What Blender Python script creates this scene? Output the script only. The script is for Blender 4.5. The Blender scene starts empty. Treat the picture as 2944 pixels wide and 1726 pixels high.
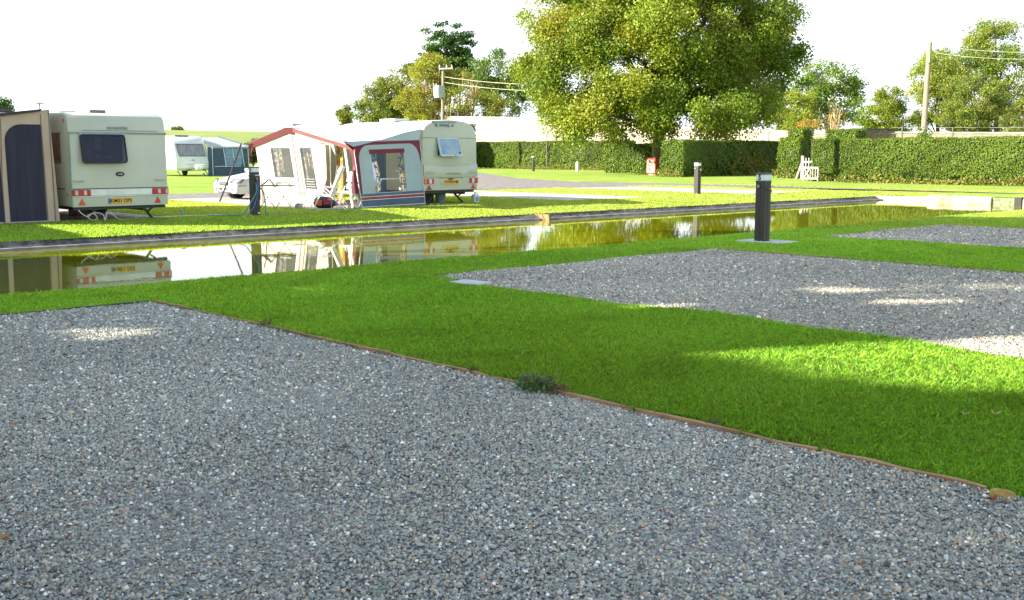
import bpy, bmesh, math, random
import numpy as np
from mathutils import Vector, Matrix
random.seed(7)
RNG = np.random.default_rng(7)
SC = bpy.context.scene
COL = SC.collection
PI = math.pi

# World axes follow the site grid: +X runs along the pond (s), +Y runs across it (t).
# ----------------------------------------------------------------------------- camera
CAM_H = 1.55
PITCH = math.radians(7.704)
YAW = math.radians(-42.9)
FWD = Vector((math.cos(math.radians(47.1)), math.sin(math.radians(47.1)), 0))   # horizontal view direction
RGT = Vector((math.sin(math.radians(47.1)), -math.cos(math.radians(47.1)), 0))
cam_d = bpy.data.cameras.new('camera')
cam_d.lens = 38.05
cam_d.sensor_width = 36
cam_d.clip_end = 3000
cam = bpy.data.objects.new('camera', cam_d)
cam.location = (0, 0, CAM_H)
cam.rotation_euler = (PI / 2 - PITCH, 0, YAW)
COL.objects.link(cam)
SC.camera = cam

def V(x, y, z=0.0):
    """metres right of / ahead of the view point -> site coordinates"""
    p = RGT * x + FWD * y
    return Vector((p.x, p.y, z))

def at(u, v, y):
    """survey point: bearing read off the photograph (2944 x 1726) at distance y ahead"""
    a = (u - 1472) / 3112.; b = (863 - v) / 3112.
    dy = math.cos(PITCH) + b * math.sin(PITCH); dz = -math.sin(PITCH) + b * math.cos(PITCH)
    k = y / dy
    return V(a * k, y, CAM_H + dz * k)

# ----------------------------------------------------------------------------- light
SUN_EL = math.radians(22.0)
SUN_DIR = Vector((-0.933 * math.cos(SUN_EL), 0.360 * math.cos(SUN_EL), math.sin(SUN_EL))).normalized()
SUN_ROT = math.atan2(SUN_DIR.x, SUN_DIR.y)
sl = bpy.data.lights.new('sun', 'SUN')
sl.energy = 4.5
sl.angle = math.radians(0.5)
sl.color = (1.0, 0.90, 0.74)
so = bpy.data.objects.new('sun', sl)
so.rotation_euler = SUN_DIR.to_track_quat('Z', 'Y').to_euler()
so.location = (-60, 60, 60)
COL.objects.link(so)

def make_world():
    w = bpy.data.worlds.new('World'); SC.world = w; w.use_nodes = True
    nt = w.node_tree; N = nt.nodes; L = nt.links
    bg = N['Background']; bg.inputs[1].default_value = 0.12
    sky = N.new('ShaderNodeTexSky'); sky.sky_type = 'NISHITA'; sky.sun_disc = False
    sky.sun_elevation = SUN_EL; sky.sun_rotation = SUN_ROT
    sky.air_density = 1.0; sky.dust_density = 2.0; sky.ozone_density = 1.5
    tc = N.new('ShaderNodeTexCoord')
    sp = N.new('ShaderNodeSeparateXYZ'); L.new(tc.outputs['Generated'], sp.inputs[0])
    mp = N.new('ShaderNodeMapping'); mp.inputs['Scale'].default_value = (1, 1, 3.5)
    L.new(tc.outputs['Generated'], mp.inputs[0])
    nz = N.new('ShaderNodeTexNoise'); nz.inputs['Scale'].default_value = 2.3; nz.inputs['Detail'].default_value = 6
    L.new(mp.outputs[0], nz.inputs[0])
    mr = N.new('ShaderNodeMapRange'); mr.inputs[1].default_value = 0.15; mr.inputs[2].default_value = 0.95
    mr.inputs[3].default_value = 0.97; mr.inputs[4].default_value = 0.25
    L.new(sp.outputs['Z'], mr.inputs[0])
    ad = N.new('ShaderNodeMath'); ad.operation = 'MULTIPLY_ADD'; ad.inputs[1].default_value = 0.35; ad.inputs[2].default_value = -0.16
    L.new(nz.outputs[0], ad.inputs[0])
    sm = N.new('ShaderNodeMath'); sm.operation = 'ADD'; sm.use_clamp = True
    L.new(mr.outputs[0], sm.inputs[0]); L.new(ad.outputs[0], sm.inputs[1])
    mx = N.new('ShaderNodeMix'); mx.data_type = 'RGBA'
    L.new(sm.outputs[0], mx.inputs[0]); L.new(sky.outputs[0], mx.inputs[6])
    el = N.new('ShaderNodeMapRange'); el.inputs[1].default_value = 0.02; el.inputs[2].default_value = 0.5   # thin bright cloud, brightest low down
    el.inputs[3].default_value = 1.45; el.inputs[4].default_value = 0.85; L.new(sp.outputs['Z'], el.inputs[0])
    cm = N.new('ShaderNodeVectorMath'); cm.operation = 'SCALE'; cm.inputs[0].default_value = (2.75, 2.98, 3.15)
    L.new(el.outputs[0], cm.inputs['Scale']); L.new(cm.outputs[0], mx.inputs[7])
    L.new(mx.outputs[2], bg.inputs[0])
make_world()
SC.view_settings.view_transform = 'Standard'
SC.view_settings.look = 'None'
SC.view_settings.exposure = 1.95
SC.view_settings.gamma = 1.0
SC.cycles.max_bounces = 8
SC.cycles.transparent_max_bounces = 8
SC.cycles.use_denoising = True

# ----------------------------------------------------------------------------- materials
MATS = {}
def M(name, col, rough=0.5, var=0.12, scale=4.0, bump=0.0, bscale=40.0, metallic=0.0, spec=0.5, stretch=(1, 1, 1), col2=None, thr=(0.35, 0.65), trans=0.0, coat=0.0):
    """procedural surface: base colour broken up by noise (towards col2 when given), optional bump / translucency"""
    if name in MATS: return MATS[name]
    m = bpy.data.materials.new(name); m.use_nodes = True
    nt = m.node_tree; N = nt.nodes; L = nt.links
    b = N['Principled BSDF']
    b.inputs['Roughness'].default_value = rough; b.inputs['Metallic'].default_value = metallic
    b.inputs['Specular IOR Level'].default_value = spec
    b.inputs['Coat Weight'].default_value = coat
    tc = N.new('ShaderNodeTexCoord'); mp = N.new('ShaderNodeMapping'); mp.inputs['Scale'].default_value = stretch
    L.new(tc.outputs['Object'], mp.inputs[0])
    nz = N.new('ShaderNodeTexNoise'); nz.inputs['Scale'].default_value = scale; nz.inputs['Detail'].default_value = 6
    L.new(mp.outputs[0], nz.inputs[0])
    cr = N.new('ShaderNodeValToRGB'); L.new(nz.outputs[0], cr.inputs[0])
    cr.color_ramp.elements[0].position = thr[0]; cr.color_ramp.elements[1].position = thr[1]
    c2 = col2 if col2 else tuple(min(1, c * (1 + var)) for c in col)
    c1 = col if col2 else tuple(c * (1 - var) for c in col)
    cr.color_ramp.elements[0].color = (*c1, 1); cr.color_ramp.elements[1].color = (*c2, 1)
    L.new(cr.outputs[0], b.inputs['Base Color'])
    if bump:
        n2 = N.new('ShaderNodeTexNoise'); n2.inputs['Scale'].default_value = bscale; n2.inputs['Detail'].default_value = 4
        L.new(mp.outputs[0], n2.inputs[0])
        bp = N.new('ShaderNodeBump'); bp.inputs['Strength'].default_value = bump; bp.inputs['Distance'].default_value = 0.02
        L.new(n2.outputs[0], bp.inputs['Height']); L.new(bp.outputs[0], b.inputs['Normal'])
    if trans:
        tr = N.new('ShaderNodeBsdfTranslucent'); L.new(cr.outputs[0], tr.inputs[0])
        ms = N.new('ShaderNodeMixShader'); ms.inputs[0].default_value = trans
        L.new(b.outputs[0], ms.inputs[1]); L.new(tr.outputs[0], ms.inputs[2])
        L.new(ms.outputs[0], N['Material Output'].inputs[0])
    MATS[name] = m
    return m

def leaf_material(name, trans=0.3, gloss=0.25, rough=0.45):
    if name in MATS: return MATS[name]
    m = bpy.data.materials.new(name); m.use_nodes = True
    nt = m.node_tree; N = nt.nodes; L = nt.links
    b = N['Principled BSDF']; b.inputs['Roughness'].default_value = rough; b.inputs['Specular IOR Level'].default_value = gloss
    at_ = N.new('ShaderNodeAttribute'); at_.attribute_name = 'Col'
    L.new(at_.outputs['Color'], b.inputs['Base Color'])
    tr = N.new('ShaderNodeBsdfTranslucent')
    mx = N.new('ShaderNodeMix'); mx.data_type = 'RGBA'; mx.blend_type = 'MULTIPLY'; mx.inputs[0].default_value = 1
    L.new(at_.outputs['Color'], mx.inputs[6]); mx.inputs[7].default_value = (1.5, 1.35, 0.5, 1)
    L.new(mx.outputs[2], tr.inputs[0])
    ms = N.new('ShaderNodeMixShader'); ms.inputs[0].default_value = trans
    L.new(b.outputs[0], ms.inputs[1]); L.new(tr.outputs[0], ms.inputs[2])
    L.new(ms.outputs[0], N['Material Output'].inputs[0])
    MATS[name] = m
    return m

def glass_material(name, tint=(0.8, 0.85, 0.9), alpha=0.6, rough=0.05, through=None):
    """window film: part clear, part glossy"""
    if name in MATS: return MATS[name]
    m = bpy.data.materials.new(name); m.use_nodes = True
    nt = m.node_tree; N = nt.nodes; L = nt.links
    b = N['Principled BSDF']; b.inputs['Base Color'].default_value = (*tint, 1); b.inputs['Roughness'].default_value = rough
    t = N.new('ShaderNodeBsdfTransparent'); t.inputs[0].default_value = (*(through or tint), 1)
    ms = N.new('ShaderNodeMixShader'); ms.inputs[0].default_value = 1 - alpha
    L.new(t.outputs[0], ms.inputs[1]); L.new(b.outputs[0], ms.inputs[2]); L.new(ms.outputs[0], N['Material Output'].inputs[0])
    MATS[name] = m
    return m

def curtain_material(name, cols, scale=9.0, trans=0.3):
    """printed curtain cloth: coloured patches"""
    if name in MATS: return MATS[name]
    m = bpy.data.materials.new(name); m.use_nodes = True
    nt = m.node_tree; N = nt.nodes; L = nt.links
    b = N['Principled BSDF']; b.inputs['Roughness'].default_value = 0.9
    tc = N.new('ShaderNodeTexCoord'); vo = N.new('ShaderNodeTexVoronoi'); vo.inputs['Scale'].default_value = scale
    L.new(tc.outputs['Object'], vo.inputs[0])
    sp = N.new('ShaderNodeSeparateColor'); L.new(vo.outputs['Color'], sp.inputs[0])
    cr = N.new('ShaderNodeValToRGB'); cr.color_ramp.interpolation = 'CONSTANT'
    el = cr.color_ramp.elements
    while len(el) < len(cols): el.new(0.5)
    for i, c in enumerate(cols): el[i].position = i / len(cols); el[i].color = (*c, 1)
    L.new(sp.outputs[0], cr.inputs[0]); L.new(cr.outputs[0], b.inputs['Base Color'])
    tr = N.new('ShaderNodeBsdfTranslucent'); L.new(cr.outputs[0], tr.inputs[0])
    ms = N.new('ShaderNodeMixShader'); ms.inputs[0].default_value = trans
    L.new(b.outputs[0], ms.inputs[1]); L.new(tr.outputs[0], ms.inputs[2]); L.new(ms.outputs[0], N['Material Output'].inputs[0])
    MATS[name] = m
    return m

# ----------------------------------------------------------------------------- object helpers
ORG = {}
def tag(o, label=None, cat=None, group=None, kind=None):
    if label: o['label'] = label
    if cat: o['category'] = cat
    if group: o['group'] = group
    if kind: o['kind'] = kind
    return o

def root(name, loc, label, cat, rz=0.0, group=None, local=False):
    o = bpy.data.objects.new(name, None); COL.objects.link(o)
    o.location = loc; o.rotation_euler = (0, 0, rz); o.empty_display_size = 0.2
    ORG[o.name] = Vector((0, 0, 0)) if local else Vector(loc)
    return tag(o, label, cat, group)

class MB:
    """collects shapes that become ONE mesh object"""
    def __init__(s): s.v = []; s.f = []; s.mi = []; s.m = 0
    def add(s, vs, fs):
        o = len(s.v); s.v += [Vector(p) for p in vs]
        for f in fs: s.f.append([o + i for i in f]); s.mi.append(s.m)
        return s
    def mat(s, i): s.m = i; return s
    def box(s, c, d, rz=0.0, rot=None):
        x, y, z = d[0] / 2, d[1] / 2, d[2] / 2
        P = [(-x, -y, -z), (x, -y, -z), (x, y, -z), (-x, y, -z), (-x, -y, z), (x, -y, z), (x, y, z), (-x, y, z)]
        R = rot if rot else Matrix.Rotation(rz, 3, 'Z')
        return s.add([Vector(c) + R @ Vector(p) for p in P], [(0, 3, 2, 1), (4, 5, 6, 7), (0, 1, 5, 4), (1, 2, 6, 5), (2, 3, 7, 6), (3, 0, 4, 7)])
    def box2(s, a, b):
        return s.box([(a[i] + b[i]) / 2 for i in range(3)], [abs(b[i] - a[i]) for i in range(3)])
    def poly(s, pts): return s.add(pts, [tuple(range(len(pts)))])
    def slab(s, pts, off):
        """polygon given thickness along vector off"""
        n = len(pts); off = Vector(off)
        vs = [Vector(p) for p in pts] + [Vector(p) + off for p in pts]
        return s.add(vs, [tuple(range(n))[::-1], tuple(range(n, 2 * n))] + [(i, (i + 1) % n, n + (i + 1) % n, n + i) for i in range(n)])
    def loft(s, rings, caps=True, close=True):
        n = len(rings[0]); vs = [p for r in rings for p in r]; fs = []
        for k in range(len(rings) - 1):
            for i in range(n if close else n - 1):
                j = (i + 1) % n
                fs.append((k * n + i, k * n + j, (k + 1) * n + j, (k + 1) * n + i))
        if caps and close: fs += [tuple(range(n))[::-1], tuple(range((len(rings) - 1) * n, len(rings) * n))]
        return s.add(vs, fs)
    def tube(s, pts, r, n=8, caps=True):
        pts = [Vector(p) for p in pts]; rs = r if isinstance(r, (list, tuple)) else [r] * len(pts)
        rings = []; up = None
        for i, p in enumerate(pts):
            d = (pts[min(i + 1, len(pts) - 1)] - pts[max(i - 1, 0)]).normalized()
            if up is None or abs(up.dot(d)) > 0.95: up = Vector((0, 0, 1)) if abs(d.z) < 0.9 else Vector((1, 0, 0))
            a = d.cross(up).normalized(); b = a.cross(d).normalized(); up = b
            rings.append([p + a * (rs[i] * math.cos(2 * PI * k / n)) + b * (rs[i] * math.sin(2 * PI * k / n)) for k in range(n)])
        return s.loft(rings, caps)
    def lathe(s, c, axis, prof, n=24):
        """prof: (along, radius)"""
        ax = Vector(axis).normalized(); q = ax.to_track_quat('Z', 'Y').to_matrix()
        rings = [[Vector(c) + q @ Vector((r * math.cos(2 * PI * k / n), r * math.sin(2 * PI * k / n), h)) for k in range(n)] for h, r in prof]
        return s.loft(rings, True)
    def build(s, name, mats, parent=None, smooth=False, bevel=0.0, seg=2, label=None):
        me = bpy.data.meshes.new(name)
        o = bpy.data.objects.new(name, me); COL.objects.link(o)
        org = ORG[parent.name] if parent is not None else Vector((0, 0, 0))
        if parent is not None: o.parent = parent
        ORG[o.name] = org
        me.from_pydata([p - org for p in s.v], [], s.f)
        for m in (mats if isinstance(mats, (list, tuple)) else [mats]): me.materials.append(m)
        me.polygons.foreach_set('material_index', s.mi)
        bm = bmesh.new(); bm.from_mesh(me); bmesh.ops.recalc_face_normals(bm, faces=bm.faces); bm.to_mesh(me); bm.free()
        if smooth:
            me.shade_smooth() if smooth is True else me.set_sharp_from_angle(angle=math.radians(smooth))
            if smooth is not True: me.polygons.foreach_set('use_smooth', [True] * len(me.polygons))
        if bevel:
            md = o.modifiers.new('bevel', 'BEVEL'); md.width = bevel; md.segments = seg; md.limit_method = 'ANGLE'; md.angle_limit = math.radians(40)
        if label: o['label'] = label
        return o

def rrect(w, h, r, n=4):
    """rounded rectangle outline centred on 0"""
    out = []
    for cx, cy, a0 in ((w / 2 - r, h / 2 - r, 0), (-w / 2 + r, h / 2 - r, 90), (-w / 2 + r, -h / 2 + r, 180), (w / 2 - r, -h / 2 + r, 270)):
        for k in range(n + 1):
            a = math.radians(a0 + 90 * k / n); out.append((cx + r * math.cos(a), cy + r * math.sin(a)))
    return out

def writing(name, text, size, mat, parent, loc, face='-Y', depth=0.003, sx=1.0, bold=0.0, sp=1.0):
    """flat lettering on a face looking along -Y or -X"""
    cu = bpy.data.curves.new('lettering', 'FONT'); cu.body = text; cu.size = size; cu.align_x = 'CENTER'; cu.align_y = 'CENTER'
    cu.extrude = depth; cu.offset = bold; cu.space_character = sp
    t = bpy.data.objects.new('lettering', cu); COL.objects.link(t)
    bpy.context.view_layer.update()
    me = bpy.data.meshes.new_from_object(t.evaluated_get(bpy.context.evaluated_depsgraph_get()))
    bpy.data.objects.remove(t)
    R = Matrix.Rotation(PI / 2, 4, 'X')
    if face == '-X': R = Matrix.Rotation(-PI / 2, 4, 'Z') @ R
    me.transform(R @ Matrix.Diagonal((sx, 1, 1, 1)))
    me.materials.clear(); me.materials.append(mat)
    o = bpy.data.objects.new(name, me); COL.objects.link(o); o.parent = parent
    o.location = Vector(loc) - ORG[parent.name]; ORG[o.name] = ORG[parent.name]
    me.name = name
    return o

def copy_thing(o, parent=None):
    c = o.copy(); COL.objects.link(c)
    if parent is not None: c.parent = parent
    for ch in list(o.children): copy_thing(ch, c)
    return c

def soup(name, verts, faces_n, cols, mat, parent=None, extra=None):
    """mesh from numpy: verts (n,k,3) = n separate k-gons, cols (n,3)"""
    n, k, _ = verts.shape
    me = bpy.data.meshes.new(name)
    org = ORG[parent.name] if parent is not None else Vector((0, 0, 0))
    vv = verts.reshape(-1, 3) - np.array(org)
    ev, ef, ec = extra if extra else ([], [], [])
    nv = n * k + len(ev)
    me.vertices.add(nv)
    allv = vv if not len(ev) else np.concatenate([vv, np.array([tuple(Vector(p) - org) for p in ev])])
    me.vertices.foreach_set('co', allv.astype(np.float32).ravel())
    nl = n * k + sum(len(f) for f in ef)
    me.loops.add(nl)
    li = np.concatenate([np.arange(n * k), np.array([n * k + i for f in ef for i in f], dtype=np.int64)]) if len(ef) else np.arange(n * k)
    me.loops.foreach_set('vertex_index', li.astype(np.int32))
    me.polygons.add(n + len(ef))
    st = np.concatenate([np.arange(n) * k, n * k + np.cumsum([0] + [len(f) for f in ef])[:-1]]) if len(ef) else np.arange(n) * k
    me.polygons.foreach_set('loop_start', st.astype(np.int32))
    me.update(calc_edges=True)
    a = me.attributes.new('Col', 'FLOAT_COLOR', 'POINT')
    c = np.ones((nv, 4), np.float32)
    c[:n * k, :3] = np.repeat(cols, k, axis=0)
    if len(ev): c[n * k:, :3] = np.array(ec)
    a.data.foreach_set('color', c.ravel())
    me.materials.append(mat)
    o = bpy.data.objects.new(name, me); COL.objects.link(o)
    if parent is not None: o.parent = parent
    ORG[o.name] = org
    return o

def rand_dirs(n):
    d = RNG.normal(size=(n, 3)); return d / np.linalg.norm(d, axis=1, keepdims=True)

def leaf_quads(P, size, nrm=None, aspect=0.62):
    """a pointed leaf (diamond) at each point, lying roughly square to nrm"""
    n = len(P)
    d = rand_dirs(n) if nrm is None else nrm
    a = np.cross(d, rand_dirs(n)); a /= np.linalg.norm(a, axis=1, keepdims=True) + 1e-9
    b = np.cross(d, a)
    s = (size * RNG.uniform(0.65, 1.3, n))[:, None]
    return np.stack([P - a * s * 0.5, P + b * s * 0.5 * aspect + d * s * 0.08, P + a * s * 0.5, P - b * s * 0.5 * aspect + d * s * 0.08], axis=1)

LEAF = leaf_material('leaf', 0.32)
NEEDLE = leaf_material('needles', 0.12, 0.2)
BARK = M('bark', (0.09, 0.065, 0.045), 0.9, col2=(0.20, 0.15, 0.10), scale=6, bump=0.8, bscale=14, stretch=(1, 1, 0.3))

def palette(n, cols, w=None):
    c = np.array(cols)[RNG.choice(len(cols), n, p=w)]
    return c * RNG.uniform(0.75, 1.25, (n, 1)) * RNG.uniform(0.93, 1.07, (n, 3))

def foliage(ells, n_clump, clump_r, per, size, cols, shell=0.55, flat=0.75, w=None, droop=0.0, keep=None, outward=0.35):
    """leaves in clumps spread through the outer part of a union of ellipsoids"""
    vol = np.array([e[1][0] * e[1][1] * e[1][2] for e in ells]) ** 0.67; vol /= vol.sum()
    C = np.array([tuple(e[0]) for e in ells]); Rr = np.array([e[1] for e in ells])
    pts = []; out = []
    while len(pts) < n_clump:
        i = RNG.choice(len(ells), p=vol)
        d = rand_dirs(1)[0]; r = shell + (1 - shell) * RNG.uniform() ** 0.6
        p = C[i] + d * Rr[i] * r
        ins = (((p - C) / Rr) ** 2).sum(1); ins[i] = 9
        if (ins < 0.45).any() and RNG.uniform() < 0.8: continue
        pts.append(p); out.append(d)
    pts = np.array(pts); out = np.array(out)
    base = palette(n_clump, cols, w)
    cr = clump_r * RNG.uniform(0.6, 1.35, n_clump)
    num = np.maximum(8, (per * (cr / clump_r) ** 2).astype(int))
    idx = np.repeat(np.arange(n_clump), num)
    n = len(idx)
    off = rand_dirs(n) * (RNG.uniform(0, 1, (n, 1)) ** 0.45)
    off[:, 2] *= flat
    P = pts[idx] + off * cr[idx][:, None]
    if droop: P[:, 2] -= droop * RNG.uniform(0, 1, n) ** 2 * cr[idx]
    nr = rand_dirs(n) + outward * (out[idx] + np.array([0, 0, 0.6])); nr /= np.linalg.norm(nr, axis=1, keepdims=True)
    mixc = palette(n, cols, w); f = RNG.uniform(0, .65, (n, 1))
    colr = (base[idx] * (1 - f) + mixc * f) * RNG.uniform(0.78, 1.22, (n, 1))
    if keep is not None:
        k = keep(P); P, nr, colr = P[k], nr[k], colr[k]
    return leaf_quads(P, size, nr), colr, pts

def tree(name, label, cat, base, ells, n_clump, clump_r, per, size, cols, trunk_r=0.3, group=None, limbs=12, mat=None, trunk_top=None, **kw):
    t = root(name, base, label, cat, group=group)
    q, c, pts = foliage(ells, n_clump, clump_r, per, size, cols, **kw)
    soup('crown', q, 4, c, mat or LEAF, t)
    tb = MB(); b = Vector(base); cen = Vector(ells[0][0])
    top = Vector(trunk_top) if trunk_top else Vector((cen.x, cen.y, cen.z + ells[0][1][2] * 0.55))
    mid = b.lerp(top, 0.45) + Vector((random.uniform(-.2, .2), random.uniform(-.2, .2), 0))
    tb.tube([b, b + Vector((0, 0, 0.4)), mid, top], [trunk_r * 1.35, trunk_r, trunk_r * 0.7, trunk_r * 0.12], 10)
    for k in range(limbs):
        p = Vector(pts[int(RNG.integers(len(pts)))]); f = random.uniform(0.25, 0.8)
        s0 = b.lerp(mid, f * 2) if f < 0.5 else mid.lerp(top, f * 2 - 1)
        m2 = s0.lerp(p, 0.5) + Vector((random.uniform(-.3, .3), random.uniform(-.3, .3), random.uniform(0.0, 0.5)))
        tb.tube([s0, m2, p], [trunk_r * 0.36, trunk_r * 0.2, trunk_r * 0.05], 6)
    tb.build('trunk', BARK, t, smooth=True)
    return t

# ----------------------------------------------------------------------------- ground
T_NEAR, T_FAR, S_END = 12.3, 22.42, 41.5
WATER_Z = -0.33
def ground_z(s, t):
    z = 0.0
    if t > T_NEAR and s < S_END + 4:
        if s <= S_END: z = -0.18 * max(0, min(1, (24.6 - t) / 2.2))
        else: z = -0.15 * max(0, min(1, (S_END + 2.5 - s) / 2.5))
    return z

def grass_ground_material():
    m = bpy.data.materials.new('turf'); m.use_nodes = True
    nt = m.node_tree; N = nt.nodes; L = nt.links; b = N['Principled BSDF']
    b.inputs['Roughness'].default_value = 0.9; b.inputs['Specular IOR Level'].default_value = 0.1
    tc = N.new('ShaderNodeTexCoord')
    n1 = N.new('ShaderNodeTexNoise'); n1.inputs['Scale'].default_value = 0.35; n1.inputs['Detail'].default_value = 5
    n2 = N.new('ShaderNodeTexNoise'); n2.inputs['Scale'].default_value = 14; n2.inputs['Detail'].default_value = 6; n2.inputs['Roughness'].default_value = 0.75
    L.new(tc.outputs['Object'], n1.inputs[0]); L.new(tc.outputs['Object'], n2.inputs[0])
    c1 = N.new('ShaderNodeValToRGB'); L.new(n1.outputs[0], c1.inputs[0])
    c1.color_ramp.elements[0].position = 0.35; c1.color_ramp.elements[0].color = (0.23, 0.39, 0.055, 1)
    c1.color_ramp.elements[1].position = 0.68; c1.color_ramp.elements[1].color = (0.38, 0.44, 0.10, 1)
    c2 = N.new('ShaderNodeValToRGB'); L.new(n2.outputs[0], c2.inputs[0])
    c2.color_ramp.elements[0].position = 0.3; c2.color_ramp.elements[0].color = (0.45, 0.5, 0.4, 1)
    c2.color_ramp.elements[1].position = 0.7; c2.color_ramp.elements[1].color = (1.3, 1.25, 1.2, 1)
    mx = N.new('ShaderNodeMix'); mx.data_type = 'RGBA'; mx.blend_type = 'MULTIPLY'; mx.inputs[0].default_value = 1
    L.new(c1.outputs[0], mx.inputs[6]); L.new(c2.outputs[0], mx.inputs[7])
    L.new(mx.outputs[2], b.inputs['Base Color'])
    bp = N.new('ShaderNodeBump'); bp.inputs['Strength'].default_value = 0.9; bp.inputs['Distance'].default_value = 0.05
    L.new(n2.outputs[0], bp.inputs['Height']); L.new(bp.outputs[0], b.inputs['Normal'])
    return m
TURF = grass_ground_material()

def build_ground():
    S = [-900, -300, -120, -60, -30, -10, 0, 5, 10, 15, 20, 25, 30, 35, 40, S_END, S_END + 1.2, S_END + 2.5, 50, 60, 80, 120, 300, 900]
    T = [-900, -300, -60, -20, -5, 0, 4, 8, 11, T_NEAR, T_FAR, 23.5, 24.6, 26, 30, 36, 45, 60, 90, 150, 300, 900]
    mb = MB(); idx = {}
    for i, s in enumerate(S):
        for j, t in enumerate(T):
            idx[i, j] = len(mb.v); mb.v.append(Vector((s, t, ground_z(s, t))))
    for i in range(len(S) - 1):
        for j in range(len(T) - 1):
            if S[i + 1] <= S_END and -60 <= S[i] and T[j] >= T_NEAR and T[j + 1] <= T_FAR: continue
            mb.f.append([idx[i, j], idx[i + 1, j], idx[i + 1, j + 1], idx[i, j + 1]]); mb.mi.append(0)
    o = mb.build('ground', TURF)
    tag(o, kind='structure')
build_ground()

# pond ------------------------------------------------------------------------
EARTH = M('bank_earth', (0.035, 0.03, 0.028), 0.95, col2=(0.13, 0.12, 0.12), scale=7, bump=1.0, bscale=20)
CONC = M('concrete', (0.13, 0.135, 0.145), 0.85, col2=(0.27, 0.27, 0.275), scale=3, bump=0.5, bscale=50)
PALESTONE = M('pale_stone', (0.24, 0.20, 0.155), 0.9, col2=(0.40, 0.35, 0.29), scale=5, bump=0.7, bscale=25)
def strip(mb, segs, prof):
    """prof: list of (inward offset, z); segs: list of (point, inward normal)"""
    for k in range(len(segs) - 1):
        (p, n), (q, m) = segs[k], segs[k + 1]
        for a in range(len(prof) - 1):
            f = [(p[0] + n[0] * o, p[1] + n[1] * o, z) for o, z in (prof[a], prof[a + 1])]
            g = [(q[0] + m[0] * o, q[1] + m[1] * o, z) for o, z in (prof[a + 1], prof[a])]
            mb.poly(f + g)
def pond():
    mb = MB()
    strip(mb, [((-60, T_NEAR), (0, 1)), ((S_END, T_NEAR), (0, 1))], [(0, 0.0), (0.22, -0.42), (0.25, -1.2)])
    xs = [-60, -20] + [i * 0.7 for i in range(0, 60)] + [S_END]
    def jag(x): return 0.05 * math.sin(x * 3.1) + 0.04 * math.sin(x * 7.7 + 1)
    strip(mb, [((x, T_FAR + jag(x) * 0.6), (0, -1)) for x in xs], [(-0.06, -0.172), (0.02, -0.20), (0.20, -0.29)])
    tag(mb.build('pond_bank', EARTH), kind='structure')
    kb = MB()
    kb.slab([(-60, T_FAR - 0.20, -0.5), (S_END, T_FAR - 0.20, -0.5), (S_END, T_FAR - 0.20, -0.283), (-60, T_FAR - 0.20, -0.283)], (0, -0.13, 0))
    tag(kb.build('pond_kerb', CONC, bevel=0.015), kind='structure')
    wb = MB()
    wb.slab([(S_END, -12, -0.6), (S_END, T_FAR + .3, -0.6), (S_END, T_FAR + .3, -0.155), (S_END, -12, -0.155)], (-0.35, 0, 0))
    tag(wb.build('pond_end_wall', PALESTONE, bevel=0.02), kind='structure')
    fl = MB(); fl.poly([(-60, 12, -1.2), (42, 12, -1.2), (42, 23, -1.2), (-60, 23, -1.2)])
    tag(fl.build('pond_bed', EARTH), kind='structure')
    m = bpy.data.materials.new('pond_water'); m.use_nodes = True
    nt = m.node_tree; N = nt.nodes; L = nt.links; b = N['Principled BSDF']
    b.inputs['Roughness'].default_value = 0.015; b.inputs['IOR'].default_value = 1.45
    tc = N.new('ShaderNodeTexCoord')
    n1 = N.new('ShaderNodeTexNoise'); n1.inputs['Scale'].default_value = 0.25; L.new(tc.outputs['Object'], n1.inputs[0])
    cr = N.new('ShaderNodeValToRGB'); L.new(n1.outputs[0], cr.inputs[0])
    cr.color_ramp.elements[0].position = 0.35; cr.color_ramp.elements[0].color = (0.14, 0.15, 0.001, 1)
    cr.color_ramp.elements[1].position = 0.7; cr.color_ramp.elements[1].color = (0.18, 0.185, 0.002, 1)
    L.new(cr.outputs[0], b.inputs['Base Color'])
    n2 = N.new('ShaderNodeTexNoise'); n2.inputs['Scale'].default_value = 5; n2.inputs['Detail'].default_value = 2; L.new(tc.outputs['Object'], n2.inputs[0])
    bp = N.new('ShaderNodeBump'); bp.inputs['Strength'].default_value = 0.012; bp.inputs['Distance'].default_value = 0.05
    L.new(n2.outputs[0], bp.inputs['Height']); L.new(bp.outputs[0], b.inputs['Normal'])
    wa = MB(); wa.poly([(-60, T_NEAR + .1, WATER_Z), (S_END - .1, T_NEAR + .1, WATER_Z), (S_END - .1, T_FAR - .1, WATER_Z), (-60, T_FAR - .1, WATER_Z)])
    tag(wa.build('pond_water', m), kind='structure')
    # stones in the end wall
    for (a, b_, z1, lab) in ((17.6, 20.1, -0.06, 'long pale stone block at the pond end beside the green sluice board'),
                             (12.6, 16.45, -0.085, 'pale stained stone block at the pond end beyond the dark sluice post')):
        sb = MB(); n = 7
        rings = []
        for k in range(n + 1):
            y = a + (b_ - a) * k / n; d = random.uniform(-.03, .03); e = random.uniform(-.02, .02)
            rings.append([(S_END - 0.62 + d, y, -0.6), (S_END - 0.62 + d, y, z1 - 0.05 + e), (S_END - 0.56 + d, y, z1 + e), (S_END + .1, y, z1 + e), (S_END + .1, y, -0.6)])
        sb.loft(rings)
        o = sb.build('stone_block', M('stained_stone', (0.20, 0.15, 0.09), 0.9, col2=(0.42, 0.37, 0.30), scale=3.2, bump=1, bscale=16), bevel=0.02)
        tag(o, lab, 'stone block', 'stone blocks in the pond end wall')
    gb = MB(); gb.box2((S_END - .52, 16.75, -.6), (S_END - .46, 17.6, -.09))
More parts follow.
